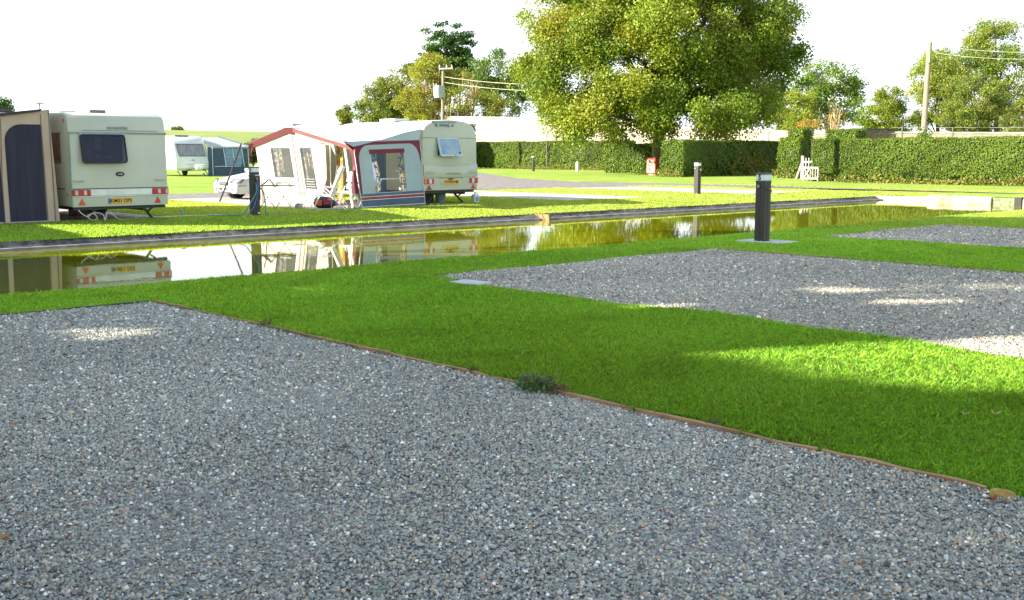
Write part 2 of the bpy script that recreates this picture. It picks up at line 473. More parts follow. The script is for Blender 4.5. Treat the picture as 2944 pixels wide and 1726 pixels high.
    tag(gb.build('sluice_board', M('mossy_board', (0.10, 0.13, 0.06), 0.9, col2=(0.2, 0.23, 0.14), scale=8)), 'green mossy sluice board between the stone blocks at the pond end', 'board')
    pb = MB(); pb.box2((S_END - .66, 16.47, -.6), (S_END - .5, 16.73, -.05))
    tag(pb.build('sluice_post', M('dark_wood', (0.03, 0.035, 0.03), 0.9), bevel=0.01), 'short dark square post in the pond end wall beside the green board', 'post')
    ob = MB()   # timber sided outlet cut into the far bank
    ob.box2((21.7, T_FAR - .62, -.5), (21.78, T_FAR + .05, -.165)); ob.box2((21.78, T_FAR - .04, -.5), (24.5, T_FAR + .02, -.17))
    tag(ob.build('outlet_boards', M('wet_timber', (0.10, 0.07, 0.04), 0.9, col2=(0.24, 0.18, 0.08), scale=9), bevel=0.01), 'brown timber boards lining a notch in the far pond bank', 'timber boards')
pond()

# gravel ----------------------------------------------------------------------
def gravel_material(name, pale=False):
    m = bpy.data.materials.new(name); m.use_nodes = True
    nt = m.node_tree; N = nt.nodes; L = nt.links; b = N['Principled BSDF']; b.inputs['Roughness'].default_value = 0.85
    tc = N.new('ShaderNodeTexCoord')
    vo = N.new('ShaderNodeTexVoronoi'); vo.inputs['Scale'].default_value = 45 if not pale else 22
    L.new(tc.outputs['Object'], vo.inputs[0])
    sp = N.new('ShaderNodeSeparateColor'); L.new(vo.outputs['Color'], sp.inputs[0])
    cr = N.new('ShaderNodeValToRGB'); cr.color_ramp.interpolation = 'CONSTANT'; L.new(sp.outputs[0], cr.inputs[0])
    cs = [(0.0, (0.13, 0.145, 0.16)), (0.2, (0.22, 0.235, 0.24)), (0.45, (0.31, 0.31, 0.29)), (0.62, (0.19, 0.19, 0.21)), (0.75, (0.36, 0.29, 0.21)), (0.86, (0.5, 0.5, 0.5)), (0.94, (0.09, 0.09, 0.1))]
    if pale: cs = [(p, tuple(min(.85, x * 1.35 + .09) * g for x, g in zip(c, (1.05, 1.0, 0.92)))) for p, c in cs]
    el = cr.color_ramp.elements
    while len(el) < len(cs): el.new(0.5)
    for i, (p, c) in enumerate(cs): el[i].position = p; el[i].color = (*c, 1)
    n1 = N.new('ShaderNodeTexNoise'); n1.inputs['Scale'].default_value = 0.8; n1.inputs['Detail'].default_value = 4; L.new(tc.outputs['Object'], n1.inputs[0])
    c2 = N.new('ShaderNodeValToRGB'); L.new(n1.outputs[0], c2.inputs[0])
    c2.color_ramp.elements[0].position = .3; c2.color_ramp.elements[0].color = (.75, .76, .8, 1); c2.color_ramp.elements[1].position = .7; c2.color_ramp.elements[1].color = (1.1, 1.08, 1.02, 1)
    mx = N.new('ShaderNodeMix'); mx.data_type = 'RGBA'; mx.blend_type = 'MULTIPLY'; mx.inputs[0].default_value = 1
    L.new(cr.outputs[0], mx.inputs[6]); L.new(c2.outputs[0], mx.inputs[7]); L.new(mx.outputs[2], b.inputs['Base Color'])
    bp = N.new('ShaderNodeBump'); bp.invert = True; bp.inputs['Strength'].default_value = 1.0; bp.inputs['Distance'].default_value = 0.012
    L.new(vo.outputs['Distance'], bp.inputs['Height']); L.new(bp.outputs[0], b.inputs['Normal'])
    return m
GRAVEL = gravel_material('gravel'); PALEGRAVEL = gravel_material('pale_gravel', True)

PITCHES = [(-40, 4.89, -30, 10.80), (8.36, 14.33, -30, 10.66), (18.05, 22.85, -30, 10.88), (26.7, 31.2, -30, 11.0)]   # s0,s1,t0,t1
def ragged(pts, step=0.5, amp=0.06):
    out = []
    for i in range(len(pts)):
        a, b = Vector(pts[i]), Vector(pts[(i + 1) % len(pts)]); n = max(1, int((b - a).length / step)); n = min(n, 120)
        for k in range(n):
            p = a.lerp(b, k / n); out.append((p.x + random.uniform(-amp, amp), p.y + random.uniform(-amp, amp)))
    return out
def sheet(name, pts, mat, z, amp=0.08, step=0.5):
    mb = MB(); mb.poly([(x, y, z) for x, y in ragged(pts, step, amp)])
    o = mb.build(name, mat); tag(o, kind='structure')
    bm = bmesh.new(); bm.from_mesh(o.data); bmesh.ops.triangulate(bm, faces=bm.faces)
    bmesh.ops.recalc_face_normals(bm, faces=bm.faces)
    if sum(f.normal.z for f in bm.faces) < 0: bmesh.ops.reverse_faces(bm, faces=bm.faces)
    bm.to_mesh(o.data); bm.free()
    return o
for (a, b, c, d) in PITCHES:
    sheet('gravel_pitch', [(max(a, -6), -8), (b, -8), (b, d), (max(a, -6), d)], GRAVEL, 0.006, 0.012, 1.0)
# gravel pitches, drive and worn track across the water
FARG = [[(7.6, 25.0), (11.9, 25.0), (11.9, 36), (7.6, 36)], [(16.4, 25.6), (20.9, 25.6), (20.9, 36), (16.4, 36)],
        [(25.8, 24.9), (30.1, 24.9), (30.1, 36), (25.8, 36)], [(35.0, 24.4), (39.3, 24.4), (39.3, 36), (35.0, 36)]]
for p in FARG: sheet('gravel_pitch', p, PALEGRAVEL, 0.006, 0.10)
sheet('gravel_drive', [(-30, 35.6), (33, 35.3), (40.5, 33.5), (42.6, 29), (43.4, 24), (44.0, 24), (44.6, 29), (45.0, 36), (43.5, 41.5), (47, 50), (58, 66), (70, 86), (60, 84), (48, 66), (40, 50), (36, 42.5), (30, 39.6), (-30, 39.6)], M('drive_gravel', (.13, .12, .115), .9, col2=(.24, .22, .20), scale=3, bump=.5, bscale=30), 0.011, 0.15)
sheet('worn_track', [(43.4, 26), (43.2, 6), (44.2, 6), (44.2, 26)], M('worn_turf', (.20, .21, .06), .95, col2=(.36, .31, .18), scale=2.2, bump=.5, bscale=30), 0.016, 0.12)

# timber edging boards ----------------------------------------------------------
EDGE = M('edging_timber', (0.24, 0.13, 0.06), 0.85, col2=(0.40, 0.25, 0.13), scale=3, bump=0.6, bscale=30, stretch=(1, 1, 6))
EDGED = M('dark_edging_timber', (0.035, 0.03, 0.03), 0.9, col2=(0.08, 0.065, 0.06), scale=5, bump=0.5)
def board(p, q, mat, label, h=0.031, w=0.030):
    p, q = Vector((*p, 0)), Vector((*q, 0)); n = 8; d = (q - p).normalized(); nr = Vector((-d.y, d.x, 0))
    rings = []
    for k in range(n + 1):
        c = p.lerp(q, k / n); e = random.uniform(-.006, .006); zz = h + random.uniform(-.006, .004)
        rings.append([c + nr * (e - w / 2) + Vector((0, 0, -.05)), c + nr * (e - w / 2) + Vector((0, 0, zz)), c + nr * (e + w / 2) + Vector((0, 0, zz)), c + nr * (e + w / 2) + Vector((0, 0, -.05))])
    mb = MB(); mb.loft(rings)
    o = mb.build('timber_edging', mat, bevel=0.004)
    return tag(o, label, 'edging board', 'timber edging boards round the gravel pitches')
board((4.90, 10.74), (4.91, 8.55), EDGE, 'brown edging board at the far corner of the near gravel pitch')
board((4.91, 8.52), (4.915, 6.68), EDGE, 'brown edging board of the near pitch, halfway between far corner and leafy weed')
board((4.91, 6.66), (4.90, 5.1), EDGE, 'brown edging board of the near pitch ending just beyond the leafy weed')
board((4.90, 4.9), (4.89, 2.93), EDGE, 'brown edging board running from the leafy weed along the grass')
board((4.895, 2.90), (4.90, 2.05), EDGE, 'short brown edging board ending beside the yellow stone')
board((4.86, 10.82), (0.2, 10.84), EDGED, 'dark weathered edging board across the far end of the near gravel pitch')
board((14.36, 10.6), (14.35, 8.2), EDGE, 'thin orange edging board at the far corner of the middle gravel pitch', 0.035)
board((14.35, 8.1), (14.36, 5.6), EDGE, 'thin orange edging board on the far side of the middle gravel pitch', 0.035)
board((22.87, 10.8), (22.87, 7.8), EDGE, 'thin brown edging board on the far side of the third gravel pitch', 0.03)

# slabs
SLAB = M('slab_concrete', (0.42, 0.45, 0.44), 0.85, col2=(0.56, 0.58, 0.56), scale=6, bump=0.3)
mb = MB(); mb.box((16.13, 10.8, 0.012), (0.56, 0.92, 0.06)); tag(mb.build('concrete_slab', SLAB, bevel=0.008), 'pale concrete slab under the bollard marked 5', 'slab')
mb = MB(); mb.box((8.34, 9.70, 0.022), (0.30, 0.42, 0.04), 0.15); tag(mb.build('paving_slab', SLAB, bevel=0.008), 'white paving slab at the grass edge of the middle gravel pitch', 'slab')

# ----------------------------------------------------------------------------- scattered grass and pebbles
def in_pitch(s, t, grow=0.0):
    r = np.zeros(len(s), bool)
    for (a, b, c, d) in PITCHES: r |= (s > a - grow) & (s < b + grow) & (t < d + grow)
    return r
def cam_xy(s, t): return s * RGT.x + t * RGT.y, s * FWD.x + t * FWD.y
def cells(s0, s1, t0, t1, c, dens, margin=3.2):
    gs, gt = np.meshgrid(np.arange(s0, s1, c) + c / 2, np.arange(t0, t1, c) + c / 2)
    gs, gt = gs.ravel(), gt.ravel()
    x, y = cam_xy(gs, gt)
    ok = (y > 2.2) & (np.abs(x) < 0.48 * y + margin)
    gs, gt, x, y = gs[ok], gt[ok], x[ok], y[ok]
    n = RNG.poisson(dens(np.hypot(x, y)) * c * c)
    i = np.repeat(np.arange(len(gs)), n)
    s = gs[i] + RNG.uniform(-c / 2, c / 2, len(i)); t = gt[i] + RNG.uniform(-c / 2, c / 2, len(i))
    x, y = cam_xy(s, t)
    return s, t, np.hypot(x, y)

FAR_POLYS = [(7.6, 11.9, 25.0, 36), (16.4, 20.9, 25.6, 36), (25.8, 30.1, 24.9, 36), (35, 39.3, 24.4, 36)]
def build_grass():
    wf = lambda d: np.clip(0.00080 * d, 0.0030, 0.05)
    def dens(d): return np.where(d < 8, 13500, np.where(d < 17, 13500 * (8 / d) ** 1.6, 4040 * (17 / d) ** 1.8))
    s, t, d = cells(3.5, 46, -8, 34.5, 0.5, dens)
    near = t < T_NEAR + 0.06
    farok = (t > T_FAR - 0.02)
    ok = near | farok | (s > S_END + .05)
    edge = RNG.normal(0, 0.02, len(s))
    ip = np.zeros(len(s), bool)
    for k, (a, b, c, dd) in enumerate(PITCHES):
        ov = 0.0 if k == 0 else 0.03
        wob = (0.07 * np.sin(t * 1.25 + .6) + 0.04 * np.sin(t * 3.3)) if k == 1 else 0
        ip |= (s > a + ov + edge + wob) & (s < b - (0.02 if k else 0.0) + edge * .3) & (t < dd - ov + edge)
    ok &= ~ip
    ok &= ~((np.abs(s - 4.905) < 0.035) & (t < 10.9) & (t > 2.05) & (RNG.uniform(size=len(s)) > 0.10 + .5 * (np.sin(t * 7.1) * np.sin(t * 2.7) > .72)))
    ok &= ~((np.abs(s - 16.13) < 0.27) & (np.abs(t - 10.8) < 0.45))
    ok &= ~((np.abs(s - 8.36) < 0.16) & (np.abs(t - 9.72) < 0.20))
    for (a, b, c, e) in FAR_POLYS: ok &= ~((s > a) & (s < b) & (t > c))
    ok &= ~((s > 42.8) & (s < 45))
    s, t, d = s[ok], t[ok], d[ok]; n = len(s)
    z = np.array([ground_z(a, b) for a, b in zip(s, t)])
    h = np.clip(RNG.normal(0.038, 0.010, n), 0.012, 0.075) * (1 + 0.25 * np.sin(s * 1.7 + t * 0.9) * np.sin(t * 2.1 - s * .6))
    w = wf(d) * RNG.uniform(0.7, 1.3, n)
    az = RNG.uniform(0, 2 * PI, n); lean = np.abs(RNG.normal(0.30, 0.42, n))
    # a blade faces the viewer loosely so that it keeps its width
    fx = np.cos(az); fy = np.sin(az); wx, wy = -fy, fx
    P = np.stack([s, t, z - 0.004], 1)
    W = np.stack([wx * w / 2, wy * w / 2, np.zeros(n)], 1)
    D1 = np.stack([fx * np.sin(lean * .6) * h * .6, fy * np.sin(lean * .6) * h * .6, h * .6], 1)
    D2 = np.stack([fx * np.sin(lean * 1.5) * h, fy * np.sin(lean * 1.5) * h, h * np.cos(lean * .7)], 1)
    q = np.stack([P - W, P + W, P + D1 + W * .7, P + D2, P + D1 - W * .7], 1)
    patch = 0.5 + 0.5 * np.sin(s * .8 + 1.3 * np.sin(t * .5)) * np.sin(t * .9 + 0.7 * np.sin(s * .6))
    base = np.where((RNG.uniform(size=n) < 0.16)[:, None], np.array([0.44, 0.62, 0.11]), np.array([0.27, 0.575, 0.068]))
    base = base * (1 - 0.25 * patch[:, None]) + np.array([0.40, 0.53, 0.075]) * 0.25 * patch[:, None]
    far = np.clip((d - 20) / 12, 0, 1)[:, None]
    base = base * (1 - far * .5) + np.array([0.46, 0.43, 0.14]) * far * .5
    base = base * RNG.uniform(0.65, 1.3, (n, 1))
    clover = np.sin(s * 2.3 + np.sin(t * 1.9) * 1.5) * np.sin(t * 2.6 + np.sin(s * 1.3) * 1.7)
    base = base * np.where(clover > .72, .88, 1.0)[:, None] * (1 + .10 * np.sin(s * .55 + 2) * np.sin(t * .4))[:, None]
    dry = RNG.uniform(size=n) < 0.02 + .05 * (clover < -.8)
    base[dry] = np.array([0.26, 0.21, 0.09])
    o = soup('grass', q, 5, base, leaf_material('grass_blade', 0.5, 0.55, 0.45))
    tag(o, 'short mown lawn grass along the pond and between the gravel pitches', 'grass', kind='stuff')
build_grass()

def build_pebbles():
    def dens(d): return np.where(d < 6, 7500, 7500 * (6 / d) ** 1.25)
    S, T, Dd = [], [], []
    for (a, b, c, e) in PITCHES[:3]:
        s, t, d = cells(max(a, -8), b, -6, e, 0.4, dens)
        ok = (s < b - .01) & (t < e - .01) & (s > a + .01)
        S.append(s[ok]); T.append(t[ok]); Dd.append(d[ok])
    s, t, d = map(np.concatenate, (S, T, Dd)); n = len(s)
    r = np.clip(0.0062 * np.where(d < 6, 1, (d / 6) ** 0.6), 0, 0.013) * np.exp(RNG.normal(0, 0.28, n))
    z = 0.006 + r * 0.35 + RNG.uniform(0, 0.008, n) + 0.006 * np.sin(s * 2.2) * np.sin(t * 1.9)
    O = np.array([(1, 0, 0), (0, 1, 0), (-1, 0, 0), (0, -1, 0), (0, 0, 1)], float)
    az = RNG.uniform(0, 2 * PI, n); ca, sa = np.cos(az), np.sin(az)
    sx = r * RNG.uniform(0.85, 1.45, n); sy = r * RNG.uniform(0.7, 1.1, n); sz = r * RNG.uniform(0.55, 0.95, n)
    v = np.zeros((n, 5, 3))
    for k in range(5):
        x = O[k, 0] * sx + RNG.uniform(-.25, .25, n) * r; y = O[k, 1] * sy + RNG.uniform(-.25, .25, n) * r
        zz = O[k, 2] * sz + RNG.uniform(-.25, .25, n) * r
        v[:, k, 0] = s + ca * x - sa * y; v[:, k, 1] = t + sa * x + ca * y; v[:, k, 2] = z + zz - (0.45 * sz if k < 4 else 0)
    ring2 = v.copy()
    # five more points: a shoulder ring so that the stone reads rounded
    sh = 0.5 * (v[:, [0, 1, 2, 3]] + v[:, [1, 2, 3, 0]]); cen = v[:, :4].mean(1, keepdims=True)
    sh = cen + (sh - cen) * 1.12; sh[:, :, 2] += (0.75 * sz)[:, None]
    allv = np.concatenate([v[:, :4], sh, v[:, 4:5]], 1)          # 9 verts
    F = []
    for k in range(4):
        j = (k + 1) % 4
        F += [(k, j, 4 + k), (4 + k, j, 4 + j), (4 + k, 4 + j, 8)]
    F = np.array(F); nf = len(F)
    faces = (np.arange(n)[:, None, None] * 9 + F[None]).reshape(-1, 3)
    me = bpy.data.meshes.new('pebbles'); me.vertices.add(n * 9)
    me.vertices.foreach_set('co', allv.astype(np.float32).ravel())
    me.loops.add(len(faces) * 3); me.loops.foreach_set('vertex_index', faces.astype(np.int32).ravel())
    me.polygons.add(len(faces)); me.polygons.foreach_set('loop_start', (np.arange(len(faces)) * 3).astype(np.int32))
    me.update(calc_edges=True)
    me.polygons.foreach_set('use_smooth', np.ones(len(faces), bool))
    pal = np.array([(0.185, 0.21, 0.20), (0.30, 0.32, 0.295), (0.39, 0.38, 0.335), (0.24, 0.245, 0.235), (0.42, 0.35, 0.25), (0.70, 0.70, 0.67), (0.07, 0.08, 0.085), (0.32, 0.22, 0.16), (0.22, 0.27, 0.255)])
    c = pal[RNG.choice(9, n, p=[.205, .23, .155, .13, .07, .05, .06, .03, .07])] * RNG.uniform(.75, 1.25, (n, 1))
    tone = 1 + .12 * np.sin(s * .9 + 1.2 * np.sin(t * .7)) * np.sin(t * 1.1 + .8 * np.sin(s * .5))
    c = c * tone[:, None] * np.where((s > 6)[:, None], np.array([1.28, 1.19, 1.07]), np.array([1.16, 1.15, 1.09]))
    a = me.attributes.new('Col', 'FLOAT_COLOR', 'POINT'); cc = np.ones((n * 9, 4), np.float32); cc[:, :3] = np.repeat(c, 9, 0)
    a.data.foreach_set('color', cc.ravel())
    m = bpy.data.materials.new('pebble'); m.use_nodes = True; N = m.node_tree.nodes
    at_ = N.new('ShaderNodeAttribute'); at_.attribute_name = 'Col'
    m.node_tree.links.new(at_.outputs[0], N['Principled BSDF'].inputs['Base Color'])
    N['Principled BSDF'].inputs['Roughness'].default_value = 0.6
    me.materials.append(m)
    o = bpy.data.objects.new('pebbles', me); COL.objects.link(o)
    tag(o, 'loose grey pebbles covering the gravel pitches', 'gravel', kind='stuff')
build_pebbles()
#@@PART2
# ----------------------------------------------------------------------------- caravans
CREAM = M('caravan_shell', (0.47, 0.495, 0.405), 0.35, var=0.05, scale=1.2, coat=0.2)
CREAM2 = M('caravan_shell_ivory', (0.44, 0.47, 0.375), 0.35, var=0.05, scale=1.2, coat=0.2)
WHITE = M('white_shell', (0.60, 0.64, 0.66), 0.35, var=0.04, coat=0.2)
TRIM = M('dark_trim', (0.06, 0.08, 0.08), 0.5)
GREYTRIM = M('grey_trim', (0.22, 0.30, 0.30), 0.5)
BLACK = M('black_rubber', (0.015, 0.015, 0.017), 0.7)
STEEL = M('dark_steel', (0.03, 0.03, 0.035), 0.6)
ALU = M('aluminium', (0.72, 0.73, 0.75), 0.35, metallic=0.6)
REDL = M('red_lens', (0.42, 0.012, 0.03), 0.25, coat=0.4)
ORANGEL = M('orange_lens', (0.75, 0.17, 0.02), 0.25, coat=0.4)
CLEARL = M('clear_lens', (0.55, 0.48, 0.42), 0.25, coat=0.4)
REFLECTOR = M('red_reflector', (0.55, 0.03, 0.015), 0.3)
PLATE = M('yellow_plate', (0.72, 0.42, 0.03), 0.45, var=0.05)
INK = M('black_ink', (0.02, 0.02, 0.02), 0.6)
BLUE = M('blue_band', (0.05, 0.12, 0.35), 0.5)
NAVYGLASS = M('tinted_pane', (0.05, 0.065, 0.13), 0.12, col2=(0.12, 0.135, 0.22), scale=2.5, coat=0.3)
PALEPANE = M('pale_pane', (0.16, 0.27, 0.42), 0.12, col2=(0.30, 0.40, 0.50), scale=3, coat=0.3)
GREYPANE = M('curtained_pane', (0.13, 0.13, 0.17), 0.2, col2=(0.28, 0.28, 0.32), scale=5, stretch=(3, 1, .25), coat=0.3)

def panel(mb, x0, x1, z0, z1, y, d=0.02, r=0.0):
    """flat plate standing proud (towards -Y) of a rear face"""
    if r:
        mb.slab([((x0 + x1) / 2 + a, y - d, (z0 + z1) / 2 + b) for a, b in rrect(x1 - x0, z1 - z0, r)], (0, d, 0))
    else: mb.box2((x0, y - d, z0), (x1, y, z1))
    return mb
def ring_frame(mb, x0, x1, z0, z1, y, w, d, r, n=4):
    o = [((x0 + x1) / 2 + a, (z0 + z1) / 2 + b) for a, b in rrect(x1 - x0, z1 - z0, r, n)]
    i = [((x0 + x1) / 2 + a, (z0 + z1) / 2 + b) for a, b in rrect(x1 - x0 - 2 * w, z1 - z0 - 2 * w, max(r - w, .005), n)]
    rings = [[(a, y, b) for a, b in o], [(a, y - d, b) for a, b in o], [(a, y - d, b) for a, b in i], [(a, y, b) for a, b in i]]
    mb.loft(rings, caps=False); return mb
def wheel(parent, c, r=0.32, w=0.19, name='wheel'):
    b = MB().lathe((c[0] - w / 2, c[1], c[2]), (1, 0, 0), [(0, r * .62), (0.005, r * .9), (w * .15, r), (w * .85, r), (w - .005, r * .9), (w, r * .62)], 28)
    t = b.build(name, BLACK, parent, smooth=40)
    MB().lathe((c[0] - w / 2 + .02, c[1], c[2]), (1, 0, 0), [(0, r * .6), (w - .04, r * .6)], 20).build('rim', ALU, t, smooth=40)
    return t
def steady(parent, foot, top, brace, mat=STEEL):
    b = MB().tube([top, foot], 0.032, 6).tube([brace, Vector(top).lerp(Vector(foot), .5)], 0.022, 6).box((foot[0], foot[1], 0.015), (0.16, 0.1, 0.03))
    return b.build('corner_steady', mat, parent)
def triangle(parent, x0, x1, z0, z1, y, mat=REFLECTOR):
    b = MB().slab([(x0, y - .012, z0), (x1, y - .012, z0), ((x0 + x1) / 2, y - .012, z1)], (0, .012, 0))
    return b.build('reflector', mat, parent)

def caravan_one():
    R = root('caravan', (10.55, 24.7, 0), 'cream caravan with a big open dark rear window and an oval badge', 'caravan')
    T0 = 24.7
    prof = [(0.0, .345), (0.0, 2.0), (0.02, 2.06), (0.05, 2.30), (0.12, 2.41), (.30, 2.475), (2.6, 2.53), (5.1, 2.47), (5.6, 2.25), (5.85, 1.45), (5.7, .75), (5.35, .345)]
    def ring(x, ins):
        cy = sum(p[0] for p in prof) / len(prof); cz = 1.45
        return [(x, T0 + p[0] + (ins if p[0] < .2 else (-ins if p[0] > 5 else 0)), p[1] + (ins if p[1] < .4 else (-ins if p[1] > 2.2 else 0))) for p in prof]
    b = MB(); b.loft([ring(9.40, .035), ring(9.412, .012), ring(9.45, 0), ring(11.65, 0), ring(11.69, .014), ring(11.705, .04)])
    b.build('body', CREAM, R, smooth=30)
    b = MB(); panel(b, 9.395, 11.71, 2.0, 2.035, T0 + .02, .045); b.build('moulding', GREYTRIM, R, bevel=.01)
    b = MB(); panel(b, 9.72, 11.5, 2.075, 2.082, T0 + .02, .018); b.box2((9.4, T0 - .008, .345), (9.425, T0 + .02, 2.0)); b.build('seam', GREYTRIM, R)
    # rear window, hinged at the top and propped open
    b = MB(); panel(b, 9.68, 10.62, 1.36, 1.95, T0, .006, .05); b.build('window_opening', NAVYGLASS, R)
    b = MB(); panel(b, 9.62, 10.70, 1.975, 1.998, T0, .05); b.build('window_rail', M('pale_rail', (0.45, 0.56, 0.68), .4), R, bevel=.006)
    w = MB(); hinge = Vector((10.15, T0 - .035, 1.975)); Rm = Matrix.Rotation(math.radians(-11), 3, 'X')
    w.slab([hinge + Rm @ Vector((a, -.012, bz - .325)) for a, bz in rrect(1.03, .65, .07)], Rm @ Vector((0, .02, 0)))
    win = w.build('window', glass_material('smoked_pane', (0.03, 0.035, 0.07), 0.62, 0.05, (.6, .6, .72)), R)
    f = MB(); o = rrect(1.05, .67, .08); i = rrect(0.99, .61, .06)
    f.loft([[hinge + Rm @ Vector((a, yy, bz - .325)) for a, bz in q] for q, yy in ((o, .01), (o, -.022), (i, -.022), (i, .01))], caps=False)
    f.build('window_frame', BLACK, win)
    # curtains and oddments seen in the window
    MB().box2((9.72, T0 - .016, 1.40), (9.92, T0 - .008, 1.93)).build('curtain', curtain_material('rust_curtain', [(.22, .08, .16), (.55, .14, .16), (.14, .12, .30), (.6, .25, .2), (.3, .14, .24)], 14), R)
    MB().box2((9.98, T0 - .016, 1.63), (10.13, T0 - .008, 1.90)).build('picture', M('pale_card', (0.6, 0.7, 0.58), .8), R)
    MB().slab([(9.70, T0 - .02, 1.88), (9.72, T0 - .02, 1.88), (9.83, T0 - .02, 1.42), (9.81, T0 - .02, 1.42)], (0, .006, 0)).slab([(9.77, T0 - .02, 1.78), (9.80, T0 - .02, 1.78), (9.88, T0 - .02, 1.54), (9.85, T0 - .02, 1.54)], (0, .006, 0)).build('window_stay', M('bright_stay', (0.8, .7, .62), .4), R)
    MB().box2((10.02, T0 - .03, 1.46), (10.06, T0 - .012, 1.53)).build('window_catch', WHITE, R)
    MB().box2((10.22, T0 - .02, 1.45), (10.38, T0 - .010, 1.50)).build('sticker', M('sticker_grey', (.5, .55, .62), .5), R)
    # badge and script
    b = MB(); b.slab([(10.54 + .105 * math.cos(a), T0 - .012, 1.08 + .055 * math.sin(a)) for a in [2 * PI * k / 28 for k in range(28)]], (0, .012, 0))
    bd = b.build('badge', INK, R)
    writing('badge_lettering', 'ABI', .062, M('silver_ink', (.6, .6, .6), .4), bd, (10.54, T0 - .014, 1.08), sx=1.3)
    writing('lettering', 'BAYABTTSE', .085, M('grey_ink', (.27, .33, .34), .6), R, (10.54, T0 + .008, 2.132), sx=.8, sp=1.45, depth=.012)
    for x0 in (9.46, 11.40):
        MB().tube([(x0, T0 - .05, .945), (x0 + .22, T0 - .05, .94)], .014, 6).box((x0 + .02, T0 - .025, .945), (.03, .05, .03)).box((x0 + .2, T0 - .025, .94), (.03, .05, .03)).build('grab_handle', M('handle_beige', (.5, .52, .44), .5), R)
    b = MB(); panel(b, 9.42, 11.70, .745, .765, T0, .01); b.build('stripe', TRIM, R)
    b = MB(); panel(b, 9.83, 11.30, .60, .738, T0, .014); b.build('bumper_panel', M('pale_bumper', (.68, .72, .70), .4), R, bevel=.006)
    b = MB(); panel(b, 9.41, 11.70, .568, .592, T0, .02); b.build('bumper_lip', WHITE, R, bevel=.005)
    for x0, x1, cl in ((9.41, 9.83, (9.47, 9.67)), (11.30, 11.70, (11.43, 11.62))):
        b = MB(); panel(b, x0, x1, .598, .735, T0, .035); l = b.build('tail_light', REDL, R, bevel=.008)
        for c in cl:
            MB().box2((c, T0 - .042, .615), (c + .065, T0 - .03, .72)).build('lens', CLEARL, l)
    triangle(R, 9.54, 9.71, .385, .54, T0, ORANGEL if False else M('orange_reflector', (.62, .075, .02), .3)); triangle(R, 11.35, 11.51, .39, .54, T0)
    b = MB(); panel(b, 10.23, 10.80, .405, .525, T0, .014); p = b.build('number_plate', PLATE, R)
    MB().box2((10.23, T0 - .017, .405), (10.285, T0 - .013, .525)).build('plate_band', BLUE, p)
    writing('plate_lettering', 'KM51', .118, INK, p, (10.425, T0 - .016, .465), sx=.98, bold=.002); writing('plate_lettering', 'OPS', .118, INK, p, (10.69, T0 - .016, .465), sx=.92, bold=.002)
    # near side
    b = MB(); b.box2((9.385, 25.19, 1.33), (9.402, 25.85, 2.0)); sw = b.build('side_window', M('brown_pane', (.09, .055, .05), .15, col2=(.15, .10, .09), coat=.3), R, bevel=.01)
    MB().box2((9.38, 25.17, 2.0), (9.40, 25.87, 2.03)).build('window_rail', TRIM, sw)
    MB().box2((9.388, 25.05, .745), (9.40, 30.2, .765)).build('stripe', M('maroon_stripe', (.10, .03, .04), .5), R)
    MB().box2((9.385, 24.9, 2.24), (9.40, 24.95, 2.33)).build('marker_light', REDL, R)
    MB().box2((9.385, 24.86, .60), (9.40, 24.91, .66)).build('marker_light', ORANGEL, R)
    # chassis
    b = MB(); b.box2((9.45, T0 + .08, .27), (11.65, T0 + .14, .345)); b.box2((9.9, T0 + .1, .22), (9.98, T0 + 6.6, .345)); b.box2((11.1, T0 + .1, .22), (11.18, T0 + 6.4, .345)); b.build('chassis', STEEL, R)
    wheel(R, (11.35, 27.9, .32)); wheel(R, (9.75, 27.9, .32))
    steady(R, (11.40, 24.98, .02), (11.14, 24.95, .34), (11.5, 24.95, .33)); steady(R, (9.72, 24.98, .02), (9.95, 24.95, .34), (9.6, 24.95, .33))
    # roof
    MB().box2((10.55, 26.3, 2.52), (10.95, 26.7, 2.60)).build('roof_vent', M('smoke_vent', (.16, .13, .15), .5), R, bevel=.02)
    MB().box2((9.7, 26.0, 2.50), (10.1, 26.35, 2.56)).build('roof_vent', WHITE, R, bevel=.02)
    b = MB(); b.tube([(10.45, 29.3, 2.5), (10.45, 29.3, 2.83)], .02, 6).lathe((10.45, 29.3, 2.83), (0, 0, 1), [(0, .06), (.015, .17), (.03, .17), (.04, .05)], 20); b.build('roof_aerial', M('aerial_grey', (.20, .22, .22), .5), R)
    return R
caravan_one()

